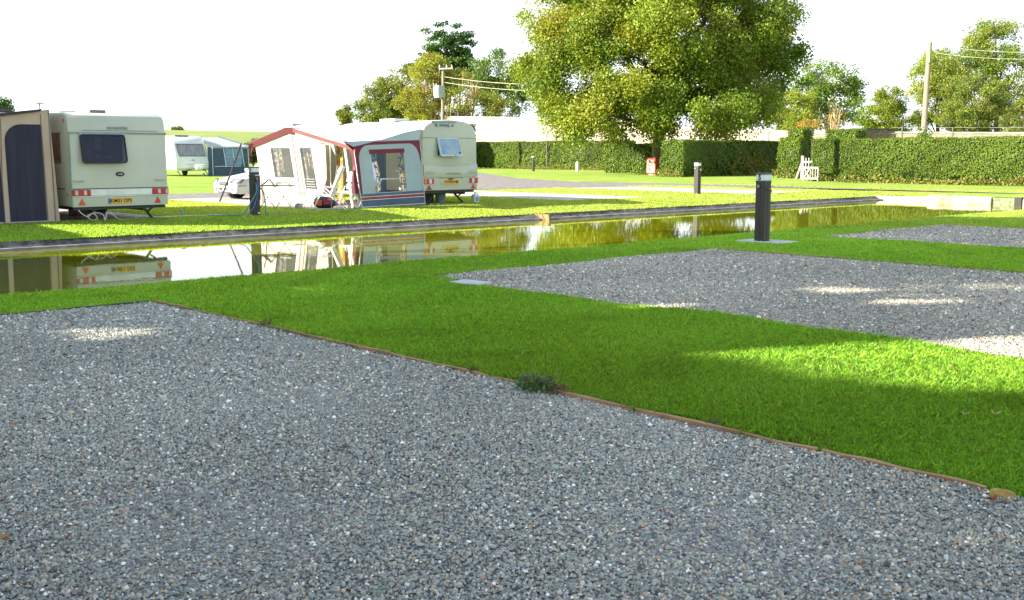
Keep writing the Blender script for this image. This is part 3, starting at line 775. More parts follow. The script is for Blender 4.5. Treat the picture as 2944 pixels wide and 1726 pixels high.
def awning_one():
    R = root('awning', (8.9, 25.0, 0), 'beige porch awning with a dark blue mesh door beside the badged caravan', 'awning')
    BEIGE = M('beige_canvas', (0.58, 0.46, 0.37), 0.9, var=.08, scale=2.5, trans=.15, bump=.25, bscale=3, stretch=(1, 1, .4))
    NAVY = M('navy_mesh', (0.018, 0.018, 0.040), 0.8, col2=(.028, .028, .055), scale=3, stretch=(3, 1, .25), bump=.4, bscale=5)
    s0, s1, y0, y1 = 7.15, 9.12, 25.0, 29.3
    zt = lambda s: 2.27 + (s - s0) * .13
    # end wall facing the pond: canvas with a door hole, then a strip and a second panel
    def arch(sa, sb):   # door outline: left top corner rounded
        pts = [(sa + .02, .06), (sb - .0, .06), (sb - .03, 2.19)]
        for k in range(7):
            a = math.radians(90 + 90 * k / 6); pts.append((sa + .36 + .36 * math.cos(a), 1.83 + .36 * math.sin(a)))
        return pts
    b = MB(); b.slab([(s0, y0, .03), (9.13, y0, .03), (9.12, y0, zt(9.12)), (s0, y0, zt(s0))], (0, .02, 0))
    b.box2((s0, y0, .03), (s0 + .02, y1, zt(s0))); b.box2((s0, y1 - .02, .03), (9.3, y1, zt(s0)))
    b.build('wall', BEIGE, R)
    b = MB(); b.slab([(x, y0 - .008, z) for x, z in arch(8.13, 8.94)], (0, .008, 0)); b.build('door', NAVY, R)
    b = MB(); b.slab([(7.3, y0 - .008, .06), (8.03, y0 - .008, .06), (8.0, y0 - .008, 1.98), (7.3, y0 - .008, 1.85)], (0, .008, 0)); b.build('mesh_panel', NAVY, R)
    b = MB()
    for pts in ([(8.035, y0 - .012, .04), (8.03, y0 - .012, 1.0), (8.07, y0 - .012, 2.3)], [(8.92, y0 - .01, 2.42), (8.96, y0 - .012, .06)], [(9.10, y0 - .01, 2.5), (9.12, y0 - .01, .05)]):
        b.tube(pts, .008, 5)
    b.build('seam', M('seam_brown', (.18, .13, .12), .8), R)
    # roof with dark valance
    b = MB(); n = 8; rows = []
    for k in range(n + 1):
        y = y0 - .06 + (y1 - y0 + .1) * k / n; rows.append([(s0 - .05, y, zt(s0) + .015), (8.2, y, zt(8.2) + .035), (9.25, y, 2.545 + .01)])
    b.loft(rows, caps=False, close=False); b.build('roof', M('canvas_roof', (.55, .5, .45), .85, trans=.1), R)
    b = MB(); b.slab([(s0 - .05, y0 - .07, zt(s0) - .06), (8.9, y0 - .07, zt(8.9) - .02), (8.95, y0 - .07, zt(8.95) + .03), (s0 - .05, y0 - .07, zt(s0) + .03)], (0, .012, 0)); b.build('valance', M('plum_valance', (.05, .035, .065), .8), R); b = MB()
    b.slab([(s0 - .05, y0 + .9, zt(s0) + .02), (8.6, y0 + .9, zt(8.6) + .045), (8.6, y0 + .9, zt(8.6) + .10), (s0 - .05, y0 + .9, zt(s0) + .10)], (0, .3, 0))
    b.build('valance', M('plum_valance', (.05, .035, .065), .8), R)
    b = MB(); b.slab([(9.13, y0, .03), (9.2, y0 - .06, .02), (9.13, y0 + .05, 2.5), (9.08, y0 + .05, 2.5)], (0, .03, 0)); b.build('skirt', BEIGE, R)
    b = MB(); b.slab([(s0 - .2, y0 - .22, .022), (9.05, y0 - .12, .022), (9.05, y0 + .1, .022), (s0 - .2, y0 + .1, .022)], (0, 0, .012)); b.build('groundsheet', M('groundsheet', (.05, .10, .13), .8, col2=(.12, .25, .36), scale=3), R)
    b = MB(); b.box2((7.2, 25.02, .01), (9.3, 29.2, .02)); b.build('floor', NAVY, R)
awning_one()

def caravan_two():
    R = root('caravan', (21.3, 25.7, 0), 'ivory caravan with a domed roof and small propped rear window beside the burgundy awning', 'caravan')
    T0 = 25.7; cx = 21.31
    def outline(ins, top=0.0, lean=0.0):
        w = 1.10 - ins
        half = [(w - .03 + lean, .43 + ins), (w, .62), (w, 1.2), (w - .01, 1.9), (w - .03, 2.14), (w - .10, 2.33), (w - .25, 2.46 - ins), (w - .5, 2.525 - ins), (w - .8, 2.56 - ins), (0.0, 2.575 - ins)]
        return [(cx + a, z + top * (1 if z > 2 else 0)) for a, z in half] + [(cx - a, z + top * (1 if z > 2 else 0)) for a, z in half[-2::-1]]
    rings = []
    for y, ins, tp in ((T0 + .05, .06, -.02), (T0 + .015, .03, 0), (T0 + .04, .012, 0), (T0 + .10, 0, 0), (T0 + 4.6, 0, 0), (T0 + 5.2, .02, -.10), (T0 + 5.5, .06, -.5)):
        rings.append([(x, y, z) for x, z in outline(ins, tp)])
    rings[0] = [(cx + (x - cx) * .985, T0 + .005, z) for x, z in outline(.045)]
    MB().loft(rings).build('body', CREAM2, R, smooth=30)
    b = MB(); panel(b, 20.25, 22.37, 2.012, 2.032, T0 + .02, .028); b.build('moulding', GREYTRIM, R, bevel=.006)
    # moulded lower bumper with sculpted recess
    b = MB(); b.loft([[(20.26, T0 + y, z), (20.8, T0 + y - .02, z - dz), (21.3, T0 + y - .03, z - dz * 1.2), (21.85, T0 + y - .02, z - dz), (22.38, T0 + y, z)] for y, z, dz in ((-.0, 1.24, .06), (-.025, 1.19, .06), (-.035, .90, .02), (-.02, .84, .015))], caps=False, close=False); b.build('rear_moulding', CREAM2, R, smooth=True)
    b = MB(); b.slab([(20.27, T0 - .03, .445), (22.36, T0 - .03, .445), (22.40, T0 - .03, .82), (21.8, T0 - .03, .825), (21.75, T0 - .03, .80), (20.85, T0 - .03, .80), (20.8, T0 - .03, .825), (20.22, T0 - .03, .82)], (0, .05, 0)); b.build('bumper_panel', CREAM2, R, bevel=.012)
    w = MB(); hinge = Vector((21.2, T0 - .03, 2.0)); Rm = Matrix.Rotation(math.radians(-17), 3, 'X')
    w.slab([hinge + Rm @ Vector((a, -.012, bz - .27)) for a, bz in rrect(.82, .54, .04)], Rm @ Vector((0, .02, 0)))
    win = w.build('window', PALEPANE, R)
    f = MB(); o = rrect(.86, .58, .05); i = rrect(.76, .48, .03)
    f.loft([[hinge + Rm @ Vector((a, yy, bz - .27)) for a, bz in q] for q, yy in ((o, .012), (o, -.024), (i, -.024), (i, .012))], caps=False)
    f.build('window_frame', M('pale_frame', (.42, .52, .55), .4), win)
    MB().box((21.35, T0 - .2, 1.50), (.03, .03, .03)).build('window_catch', BLACK, win); MB().box((21.55, T0 - .18, 1.58), (.03, .03, .05)).build('window_catch', BLACK, win)
    b = MB(); panel(b, 20.82, 21.6, 1.5, 1.98, T0 + .012, .02); b.build('window_opening', M('dark_room', (.05, .06, .07), .9), R)
    # roof light over the rear
    b = MB(); b.slab([(20.62, T0 + .02, 2.50), (21.5, T0 + .02, 2.49), (21.44, T0 - .015, 2.36), (20.74, T0 - .015, 2.37)], (0, .09, 0)); v = b.build('roof_light', M('blue_rooflight', (.10, .17, .25), .3), R, bevel=.01)
    MB().box2((20.58, T0 - .03, 2.495), (21.54, T0 + .06, 2.52)).build('rail', GREYTRIM, v)
    for q in ((20.82, .07), (21.28, .09)): MB().box((q[0], T0 - .03, 2.40), (q[1], .02, .065)).build('lamp', M('rooflight_lamp', (.4, .48, .52), .4), v)
    for x0 in (20.33, 22.02):
        b = MB(); b.slab([(x0 + .16 + .17 * math.cos(a), T0 - .05, .975 + .062 * math.sin(a)) for a in [2 * PI * k / 20 for k in range(20)]], (0, .03, 0)); h = b.build('grab_handle', M('handle_recess', (.42, .42, .34), .6), R)
        MB().box((x0 + .16, T0 - .055, .99), (.26, .02, .03)).build('handle_bar', CREAM2, h)
    writing('lettering', 'AVONDALE', .085, M('slate_ink', (.2, .22, .26), .6), R, (21.37, T0 - .08, .94), sx=1.2, depth=.002, sp=1.15)
    for seq, x0 in (((ORANGEL, REDL, WHITE, REDL), 20.25), ((REDL, WHITE, REDL, ORANGEL), 22.05)):
        wds = [.10, .09, .10, .08] if x0 < 21 else [.09, .09, .12, .04]; x = x0
        b = MB(); panel(b, x0, x0 + sum(wds), .645, .80, T0 - .03, .02); l = b.build('tail_light', REDL, R)
        for m, wd in zip(seq, wds):
            MB().box2((x + .003, T0 - .058, .655), (x + wd - .003, T0 - .048, .79)).build('lens', m, l); x += wd
    triangle(R, 20.34, 20.55, .465, .62, T0 - .03, M('deep_reflector', (.35, .01, .02), .3)); triangle(R, 22.1, 22.3, .47, .62, T0 - .03)
    b = MB(); b.slab([(20.95, T0 - .045, .60), (21.65, T0 - .045, .60), (21.78, T0 - .035, .79), (20.88, T0 - .035, .79)], (0, .012, 0)); b.build('plate_recess', M('recess_ivory', (.5, .48, .32), .6), R)
    b = MB(); panel(b, 21.03, 21.59, .625, .755, T0 - .045, .012); p = b.build('number_plate', PLATE, R)
    writing('plate_lettering', 'W778', .118, INK, p, (21.18, T0 - .059, .69), sx=.9, bold=.002); writing('plate_lettering', 'DHM', .118, INK, p, (21.455, T0 - .059, .69), sx=.9, bold=.002)
    MB().box2((21.2, T0 - .08, .77), (21.36, T0 - .045, .80)).build('plate_lamp', BLACK, R)
    b = MB(); b.box2((20.3, T0 + .06, .36), (22.3, T0 + .14, .44)); b.box2((20.7, T0 + .1, .30), (20.78, T0 + 5.5, .43)); b.box2((21.9, T0 + .1, .30), (21.98, T0 + 5.5, .43)); b.build('chassis', STEEL, R)
    steady(R, (22.08, T0 + .3, .02), (21.55, T0 + .25, .42), (22.1, T0 + .25, .42)); steady(R, (20.62, T0 + .3, .02), (20.95, T0 + .25, .42), (20.5, T0 + .25, .42))
    wheel(R, (22.2, 29.0, .32)); wheel(R, (20.5, 29.0, .32))
    MB().box2((20.7, 27.7, 2.55), (21.3, 28.5, 2.64)).build('roof_vent', WHITE, R, bevel=.03)
    return R
caravan_two()

CURT = curtain_material('patterned_curtain', [(.06, .18, .26), (.10, .28, .36), (.55, .30, .08), (.60, .52, .42), (.05, .10, .16), (.42, .14, .12), (.62, .58, .30)], 21, .35)
CURT3 = curtain_material('darkened_curtain', [(.04, .09, .13), (.10, .13, .12), (.22, .12, .05), (.3, .27, .2), (.05, .06, .09), (.2, .09, .07), (.3, .28, .16)], 13, .15)  # patterned cloth darkened in colour to offset the sun on the front windows
CURT2 = curtain_material('sunny_curtain', [(.6, .25, .04), (.65, .45, .08), (.5, .12, .04), (.12, .22, .12), (.65, .55, .2), (.4, .35, .15)], 11, .4)
def awning_two():
    R = root('awning', (17.5, 25.35, 0), 'large grey and burgundy caravan awning with a peaked sunlit front and patterned curtains', 'awning')
    GREY = M('grey_canvas', (.42, .52, .57), .85, var=.05, scale=1.5, trans=.22, bump=.15, bscale=2.5)
    BURG = M('burgundy_canvas', (.20, .025, .06), .8, var=.1, trans=.12)
    PALE = M('pale_canvas', (.60, .56, .49), .85, var=.05, trans=.22, bump=.15, bscale=2.5)
    SLATE = M('slate_skirt', (.075, .12, .18), .8, var=.12, scale=3)
    ROOF = M('white_roof', (.78, .78, .76), .7, var=.03, trans=.12)
    # near end wall runs from (17.72, 25.35) to (20.28, 25.72) at the ground
    A = Vector((17.74, 25.30, 0)); B = Vector((20.31, 25.70, 0)); ux = (B - A).normalized(); nn = Vector((ux.y, -ux.x, 0))
    def W(a, z, off=0.0):
        """a: metres along the end wall, leaning in towards the top"""
        sh = -.33 * z / 1.9 * (1 - a / 2.6) - .20 * z / 1.9 * (a / 2.6)
        return A + ux * (a + sh) + nn * off + Vector((0, 0, z))
    Lw = (B - A).length
    hole = [(.62, .44), (1.88, .46), (1.90, 1.64), (.62, 1.62)]
    b = MB(); q = [(0.0, .02), (Lw, .04), (Lw, 1.95), (.02, 1.87)]
    for k in range(4):
        a0, a1, h0, h1 = q[k], q[(k + 1) % 4], hole[k], hole[(k + 1) % 4]
        b.slab([W(*a0), W(*a1), W(*h1), W(*h0)], nn * -.015)
    b.build('end_wall', GREY, R)
    # burgundy border with rounded inner corners
    b = MB()
    inner = [(.10, .42)]
    for k in range(8):
        a = math.radians(180 - 90 * k / 7); inner.append((.15 + .40 + .40 * math.cos(a), 1.36 + .43 * math.sin(a)))
    for k in range(8):
        a = math.radians(90 - 90 * k / 7); inner.append((Lw - .46 + .40 * math.cos(a), 1.40 + .45 * math.sin(a)))
    outer = [(-.0, .42)] + [(-.0, 1.2 + .66 * k / 7) for k in range(8)] + [(Lw, 1.94 - .7 * k / 7) for k in range(8)]
    for k in range(16):
        if k == 8: outer[8] = (-.0, 1.87)
    outer = [(0, .42), (0, .8), (0, 1.0), (0, 1.2), (0, 1.4), (0, 1.6), (0, 1.75), (0, 1.87), (.3, 1.875), (2.0, 1.93), (2.35, 1.94), (Lw, 1.95), (Lw, 1.8), (Lw, 1.65), (Lw, 1.5), (Lw, 1.35), (Lw, 1.25)]
    b.loft([[W(x, z, .004) for x, z in outer], [W(x, z, .004) for x, z in inner]], caps=False, close=False)
    b.slab([W(-.35, 1.89, .004), W(0.02, 1.88, .004), W(0.02, 1.6, .004)], nn * -.008)
    b.build('border', BURG, R)
    b = MB(); b.slab([W(.56, 1.54, .02), W(1.92, 1.58, .02), W(1.92, 1.70, .02), W(.56, 1.66, .02)], nn * -.012); b.build('pelmet', BURG, R)
    b = MB(); b.poly([W(.62, .44, -.008), W(1.88, .46, -.008), W(1.90, 1.64, -.008), W(.62, 1.62, -.008)]); pane = b.build('window', glass_material('clear_film', (.16, .20, .24), .80, .06, (.95, .96, .98)), R)
    for k, (a0, a1) in enumerate(((.64, .80), (1.70, 1.90))):
        rows = []
        for j in range(9):
            z = .46 + 1.2 * j / 8; f = 1 - j / 8
            sw = .09 * math.sin(f * 2.6) * (1 if k == 0 else -.3) + .02 * math.sin(j * 2.1)
            rows.append([W(a0 + sw + (a1 - a0) * i / 4, z, -.03 - .02 * (i % 2)) for i in range(5)])
        MB().loft(rows, caps=False, close=False).build('curtain', CURT, R, smooth=True)
    MB().box((19.1, 25.75, .82), (1.5, .03, .03), rz=.15).build('crossbar', ALU, R)
    # slate skirt with a burgundy stripe, white piping
    b = MB(); b.slab([W(0.0, .06, .006), W(Lw, .08, .006), W(Lw, .46, .006), W(0, .41, .006)], nn * -.01); b.build('skirt', SLATE, R)
    b = MB(); b.slab([W(0.0, .245, .012), W(Lw, .28, .012), W(Lw, .37, .012), W(0, .325, .012)], nn * -.008); b.build('stripe', M('red_stripe', (.30, .04, .06), .7), R)
    b = MB()
    for p in ([W(0.0, .05, .012), W(Lw, .065, .012)], [W(0, .33, .014), W(Lw, .374, .014)], [W(0, .24, .014), W(Lw, .277, .014)], [W(-.0, .02, .012), W(.0, 1.86, .012)], [W(Lw, .03, .012), W(Lw, 1.95, .012)]): b.tube(p, .009, 5)
    b.build('piping', M('white_piping', (.75, .75, .75), .6), R)
    b = MB(); b.slab([W(.25, .03, .01), W(.7, .0, .10), W(2.45, .0, .12), W(2.5, .06, .01)], (0, 0, .006)); b.build('mud_flap', SLATE, R)
    # front wall (facing the low sun): leaning plane s = 17.74 at the foot, 17.45 at the eave
    def F(y, z, off=0.0): return Vector((17.74 - .30 * z / 1.9 - off, y, z))
    def top(y): return 1.85 + .46 * (1 - abs(y - 28.45) / 2.45) if True else 0
    # pieces: far panel with window, middle strip, second window panel, then the open door
    def wall_piece(b, y0, y1, z0, z1f, hole=None):
        if hole is None:
            n = 6; b.loft([[F(y0 + (y1 - y0) * k / n, z0) for k in range(n + 1)], [F(y0 + (y1 - y0) * k / n, z1f(y0 + (y1 - y0) * k / n)) for k in range(n + 1)]], caps=False, close=False)
        else:
            h0, h1, g0, g1 = hole
            wall_piece(b, y0, h0, z0, z1f); wall_piece(b, h1, y1, z0, z1f); wall_piece(b, h0, h1, z0, lambda y: g0)
            n = 4; b.loft([[F(h0 + (h1 - h0) * k / n, g1) for k in range(n + 1)], [F(h0 + (h1 - h0) * k / n, z1f(h0 + (h1 - h0) * k / n)) for k in range(n + 1)]], caps=False, close=False)
    b = MB(); wall_piece(b, 28.42, 30.62, .02, top, (28.62, 29.75, .82, 1.72)); wall_piece(b, 27.30, 28.20, .02, top, (27.45, 28.08, .50, 1.72)); wall_piece(b, 28.20, 28.42, .02, top)
    # door side: canvas above the opening and the pulled back flap
    n = 8; b.loft([[F(25.35 + 1.95 * k / n, 1.80 + .08 * math.sin(PI * k / n)) for k in range(n + 1)], [F(25.35 + 1.95 * k / n, top(25.35 + 1.95 * k / n)) for k in range(n + 1)]], caps=False, close=False)
    b.loft([[F(27.30, z) for z in (.02, .4, .8, 1.2, 1.6, 1.9)], [F(y, z, -.06) for y, z in ((27.36, .02), (27.26, .36), (26.98, .8), (26.88, 1.2), (26.80, 1.6), (26.76, 1.88))]], caps=False, close=False)
    b.build('front_wall', PALE, R)
    b = MB(); b.slab([F(25.66, 0.0), F(25.78, 0.0), F(25.72, 1.84), F(25.62, 1.86)], (-.03, 0, 0)); b.build('door_post', PALE, R)
    b = MB()   # burgundy corner sleeve beside the door
    b.loft([[F(25.29, z, .02) for z in (.42, .8, 1.1, 1.4, 1.88)], [F(25.29 + w, z, -.01) for z, w in ((.42, .40), (.8, .34), (1.1, .22), (1.4, .14), (1.88, .34))]], caps=False, close=False); b.build('corner_sleeve', M('dark_burgundy', (.10, .012, .03), .8), R); b = MB(); b.loft([[F(25.29, z, .0) for z in (.02, .42)], [F(25.7, z, -.01) for z in (.02, .42)]], caps=False, close=False); b.build('corner_window', glass_material('clear_film'), R)
    b = MB(); b.tube([F(28.42, .03, .012), F(28.36, top(28.36) - .1, .012)], .014, 5).tube([F(28.20, .03, .012), F(28.16, 1.7, .012)], .01, 5).build('zip', M('zip_rust', (.42, .16, .12), .7), R)
    b = MB(); b.slab([F(28.08, 1.95, .015), F(28.20, 1.75, .015), F(28.02, 2.08, .015)], (.005, 0, 0)).build('flap', BURG, R)
    for (y0, y1, z0, z1) in ((28.62, 29.75, .82, 1.72), (27.45, 28.08, .50, 1.72)):
        b = MB(); b.poly([F(y0, z0, -.006), F(y1, z0, -.006), F(y1, z1, -.006), F(y0, z1, -.006)]); b.build('window', MATS['clear_film'], R)
    for y0, y1, z0 in ((29.45, 29.78, .84), (29.2, 29.4, 1.0), (27.92, 28.1, .7), (27.5, 27.66, 1.1), (27.72, 27.84, 1.15)):
        MB().loft([[F(y0 + (y1 - y0) * i / 4, z0 + (1.7 - z0) * j / 5, -.05 - .03 * (i % 2)) for i in range(5)] for j in range(6)], caps=False, close=False).build('curtain', CURT3, R, smooth=True)
    b = MB()
    for j in range(6): b.box((17.62 + .012 * j, 27.78, .80 - .075 * j), (.01, .5 - .02 * (j % 3), .014))
    b.build('reflection_lines', M('grey_line', (.35, .35, .36), .7), R)  # grey bars imitate reflections in the front window
    # burgundy verge along the peaked front
    def verge(b, ya, yb, dz, off):
        n = 8; ys = [ya + (yb - ya) * k / n for k in range(n + 1)]
        b.loft([[F(y, top(y) + .03, off) for y in ys], [F(y, top(y) - dz, off) for y in ys]], caps=False, close=False)
    b = MB(); verge(b, 28.2, 30.95, .15, .05); b.slab([F(30.95, 1.45, .05), F(30.95, 1.86, .05), F(30.6, 1.86, .05)], (.01, 0, 0)); b.build('verge', M('sunlit_burgundy', (.085, .010, .011), .8, trans=.12), R)
    b = MB(); verge(b, 25.15, 28.2, .085, .05); b.build('verge', M('pink_piping', (.15, .05, .05), .8), R)
    # roof: front gable back to the caravan rail
    b = MB(); n = 12; rows = []
    for k in range(n + 1):
        y = 25.18 + 5.85 * k / n; f = k / n
        ry = 25.72 + 4.9 * f; rz = 2.28 + .20 * math.sin(PI * f) if f < .15 or f > .9 else 2.42
        rows.append([F(y, top(y) + .04, .06), Vector((18.5, y + (ry - y) * .4, (top(y) * .6 + rz * .4) + .01)), Vector((19.5, y + (ry - y) * .8, top(y) * .2 + rz * .8)), Vector((20.22, ry, rz))])
    b.loft(rows, caps=False, close=False); b.build('roof', ROOF, R, smooth=True)
    b = MB(); e = rows[0]; b.loft([[p for p in e], [W(-.3, 1.87), W(.95, 1.88), W(1.95, 1.92), W(Lw, 1.95)]], caps=False, close=False); b.build('gable', GREY, R)
    MB().slab([F(28.0, 2.31, .08), F(28.8, 2.31, .08), Vector((17.9, 28.45, 2.42)), Vector((17.5, 28.5, 2.42))], (0, 0, .01)).build('peak_flap', M('pink_peak', (.35, .2, .22), .8), R)
    # far end, inside
    MB().box2((17.6, 30.60, .02), (20.2, 30.63, 1.85)).build('far_wall', PALE, R)
    MB().slab([(17.76, 25.4, .012), (20.25, 25.78, .012), (20.2, 30.6, .012), (17.76, 30.6, .012)], (0, 0, .008)).build('groundsheet', M('matting', (.22, .19, .18), .9), R)
    for y in (25.5, 28.4, 30.5): MB().tube([F(y, .02, -.08), F(y, top(y) - .03, -.08), (20.15, 25.9 + (y - 25.5) * .92, 2.32)], .014, 6).build('frame_pole', ALU, R)
    b = MB(); b.loft([[(17.95 + .05 * (i % 2), 26.55 + .30 * i / 6, z) for i in range(7)] for z in (.1, .6, 1.1, 1.78)], caps=False, close=False); b.build('inner_curtain', CURT2, R, smooth=True)
    b = MB(); b.loft([[(18.75, 25.95 + .35 * i / 6, z) for i in range(7)] for z in (.05, 1.6)], caps=False, close=False); b.loft([[(19.2 + .35 * i / 6, 26.6 + .04 * (i % 2), z) for i in range(7)] for z in (.05, 1.85)], caps=False, close=False); b.build('inner_screen', M('blue_screen', (.10, .13, .26), .8, var=.15, stretch=(3, 1, .3)), R)
    b = MB(); b.tube([(17.15, 30.95, 1.86), (17.06, 31.5, .95), (16.95, 32.1, .02)], .028, 6); b.build('guy_strap', BLACK, R)
    for y, x in ((25.35, 17.4), (26.2, 17.3), (28.3, 17.35)): MB().tube([F(y, 1.2, .02), (x - .1, y - .15, .02)], .004, 4).build('guy_line', M('guy_white', (.7, .7, .7), .7), R)
awning_two()

# things inside and around the awning -----------------------------------------
def reclining_chair():
    R = root('reclining_chair', (16.85, 25.65, 0), 'white high backed reclining camp chair in front of the awning door', 'chair', rz=math.radians(-42.9), local=True)
    # local +x points away from the awning towards the viewer's right; the chair faces -x
    PAD = M('chair_pad', (.78, .77, .74), .8, var=.04); FR = M('white_tube', (.75, .77, .8), .35)
    w = .27
    def both(b, pts, r=.014):
        for y in (-w, w): b.tube([(x, y, z) for x, z in pts], r, 6)
        return b
    MB().loft([[(-.30, y, .40), (-.28, y, .44), (.10, y, .40), (.10, y, .36)] for y in (-w + .03, w - .03)]).build('seat', PAD, R, bevel=.02)
    MB().loft([[(.10, y, .38), (.06, y, .41), (.36, y, 1.14), (.44, y, 1.17), (.42, y, 1.08)] for y in (-w + .03, w - .03)]).build('backrest', PAD, R, bevel=.02)
    MB().loft([[(.32, y, 1.05), (.30, y, 1.08), (.40, y, 1.22), (.45, y, 1.2)] for y in (-w + .05, w - .05)]).build('headrest', PAD, R, bevel=.02)
    for y in (-w, w):
        MB().box((-.05, y, .63), (.46, .05, .025), rot=Matrix.Rotation(math.radians(6), 3, 'Y')).build('armrest', M('grey_arm', (.28, .29, .31), .6), R, bevel=.008)
        MB().tube([(-.16, y, .60), (-.48, y, .01)], .014, 6).build('leg', FR, R)
        MB().tube([(-.12, y, .58), (.52, y, .01)], .014, 6).build('leg', FR, R)
    b = MB(); both(b, [(.08, .36), (.44, 1.17)]); both(b, [(-.30, .40), (.12, .37)]); b.tube([(-.48, -w, .02), (-.48, w, .02)], .012, 6).tube([(.52, -w, .02), (.52, w, .02)], .012, 6).tube([(.44, -w, 1.17), (.44, w, 1.17)], .014, 6)
    b.build('frame', FR, R)
reclining_chair()
def inner_chair():
    R = root('folding_chair', (17.95, 26.25, 0), 'bright white folding chair standing just inside the awning doorway', 'chair', rz=math.radians(20), local=True)
    PAD = MATS['chair_pad']
    MB().box((0, 0, .45), (.44, .46, .05)).build('seat', PAD, R, bevel=.015)
    MB().box((.24, 0, .88), (.05, .46, .30), rot=Matrix.Rotation(.2, 3, 'Y')).box((.21, 0, .60), (.05, .46, .16), rot=Matrix.Rotation(.2, 3, 'Y')).build('backrest', PAD, R, bevel=.015)
    for y in (-.24, .24):
        MB().tube([(-.24, y, .01), (.16, y, .62)], .013, 6).build('leg', MATS['white_tube'], R)
        MB().tube([(.28, y, .01), (-.16, y, .50)], .013, 6).build('leg', MATS['white_tube'], R)
inner_chair()
def cool_bag():
    R = root('cool_bag', (17.2, 26.38, 0), 'red and black holdall lying behind the reclining chair', 'bag', rz=math.radians(-48), local=True)
    b = MB(); rings = []
    for k in range(7):
        x = -.30 + .60 * k / 6; f = math.sqrt(max(.05, 1 - (abs(x) / .34) ** 4))
        rings.append([(x, .17 * f * math.cos(a), .17 + .165 * f * math.sin(a)) for a in [2 * PI * i / 12 for i in range(12)]])
    b.loft(rings); b.build('body', M('bag_black', (.03, .03, .045), .7), R, smooth=True)
    MB().slab([(-.24, -.178, .10), (-.04, -.178, .09), (-.03, -.178, .24), (-.22, -.178, .25)], (0, .02, 0)).build('side_pocket', M('bag_orange', (.55, .10, .03), .7), R)
    MB().slab([(.02, -.178, .12), (.24, -.178, .12), (.24, -.178, .26), (.02, -.178, .27)], (0, .02, 0)).build('side_pocket', M('bag_red', (.26, .03, .05), .7), R)
    MB().tube([(-.15, 0, .33), (-.08, 0, .40), (.08, 0, .40), (.15, 0, .33)], .012, 6).build('handle', MATS['bag_black'], R)
cool_bag()
def camp_table():
    R = root('camp_table', (15.95, 26.95, 0), 'dark topped folding camp table with crossed thin legs by the awning', 'table', rz=math.radians(-42.9), local=True)
    MB().box((0, 0, .655), (1.02, .60, .03)).build('table_top', M('table_brown', (.07, .06, .055), .6), R, bevel=.005)
    for dx, dy in ((-.16, -.22), (.20, .22)):
        MB().tube([(dx - .24, dy, .64), (dx + .22, dy, .0)], .011, 6).build('leg', STEEL, R)
        MB().tube([(dx + .20, dy, .64), (dx - .26, dy, .0)], .011, 6).build('leg', STEEL, R)
camp_table()
TZ = math.radians(-42.9)
def on_table(x, y, z): 
    p = Matrix.Rotation(TZ, 3, 'Z') @ Vector((x, y, z)); return (15.95 + p.x, 26.95 + p.y, p.z)
R = root('newspaper', on_table(-.18, -.05, .67), 'folded newspaper standing open like a tent on the camp table', 'newspaper', rz=TZ, local=True)
MB().slab([(-.16, -.14, .012), (.04, -.14, .17), (.04, .16, .17), (-.16, .16, .012)], (0, 0, .012)).build('page', M('newsprint_blue', (.25, .25, .34), .9, col2=(.5, .5, .55), scale=14), R)
MB().slab([(.03, -.14, .16), (.15, -.14, .01), (.15, .16, .01), (.03, .16, .16)], (0, 0, .012)).build('page', M('newsprint_pink', (.5, .34, .33), .9, col2=(.65, .5, .48), scale=14), R)
R = root('egg_tray', on_table(.22, .02, .67), 'low pale tray with dark slots lying on the camp table', 'tray', rz=TZ, local=True)
MB().box((0, 0, .04), (.36, .26, .08)).build('tray', M('tray_white', (.72, .70, .62), .8), R, bevel=.01)
MB().box((-.08, -.132, .07), (.13, .012, .03)).box((.09, -.132, .07), (.10, .012, .025)).build('slot', INK, R)
R = root('side_table', (16.9, 27.35, 0), 'small white camp table with a brown edge against the sunlit awning', 'table', rz=TZ, local=True)
MB().box((0, 0, .42), (.36, .36, .025)).build('table_top', M('tan_top', (.40, .32, .22), .7), R)
for x in (-.15, .15):
    for y in (-.15, .15): MB().tube([(x, y, .41), (x * 1.15, y * 1.15, 0)], .01, 6).build('leg', MATS['white_tube'], R)
R = root('camp_kettle', (16.55, 26.72, 0), 'small grey metal kettle on the grass at the foot of the camp table', 'kettle', local=True)
MB().lathe((0, 0, 0), (0, 0, 1), [(0, .10), (.02, .115), (.09, .11), (.14, .07), (.16, .03)], 18).build('body', M('dull_grey', (.28, .29, .31), .45, metallic=.5), R, smooth=True)
MB().tube([(-.09, 0, .12), (-.05, 0, .22), (.05, 0, .22), (.09, 0, .12)], .009, 6).build('handle', ALU, R)
MB().tube([(.08, 0, .07), (.16, 0, .13)], [.02, .012], 6).build('spout', MATS['dull_grey'], R)
R = root('white_bucket', (18.6, 26.15, 0), 'white plastic tub inside the awning behind the end window', 'tub', local=True)
MB().box((0, 0, .30), (.55, .40, .6)).build('stand', PALESTONE, R)
MB().loft([[(.3 * a * k, .22 * b_ * k, z) for a, b_ in ((1, 1), (-1, 1), (-1, -1), (1, -1))] for k, z in ((.8, .6), (1.05, .80))]).build('tub', WHITE, R, bevel=.02)
R = root('folded_chair', (17.95, 25.62, 0), 'folded white tubular chair leaning inside the awning corner', 'chair', local=True)
MB().tube([(-.1, 0, .02), (.35, .05, .40)], .014, 6).tube([(.0, .1, .02), (.4, .15, .3)], .014, 6).tube([(-.1, 0, .3), (-.05, .1, .02)], .014, 6).build('tubes', MATS['white_tube'], R)
R = root('waste_tank', (21.35, 26.25, 0), 'grey lidded waste bucket under the rear of the ivory caravan', 'bucket', local=True)
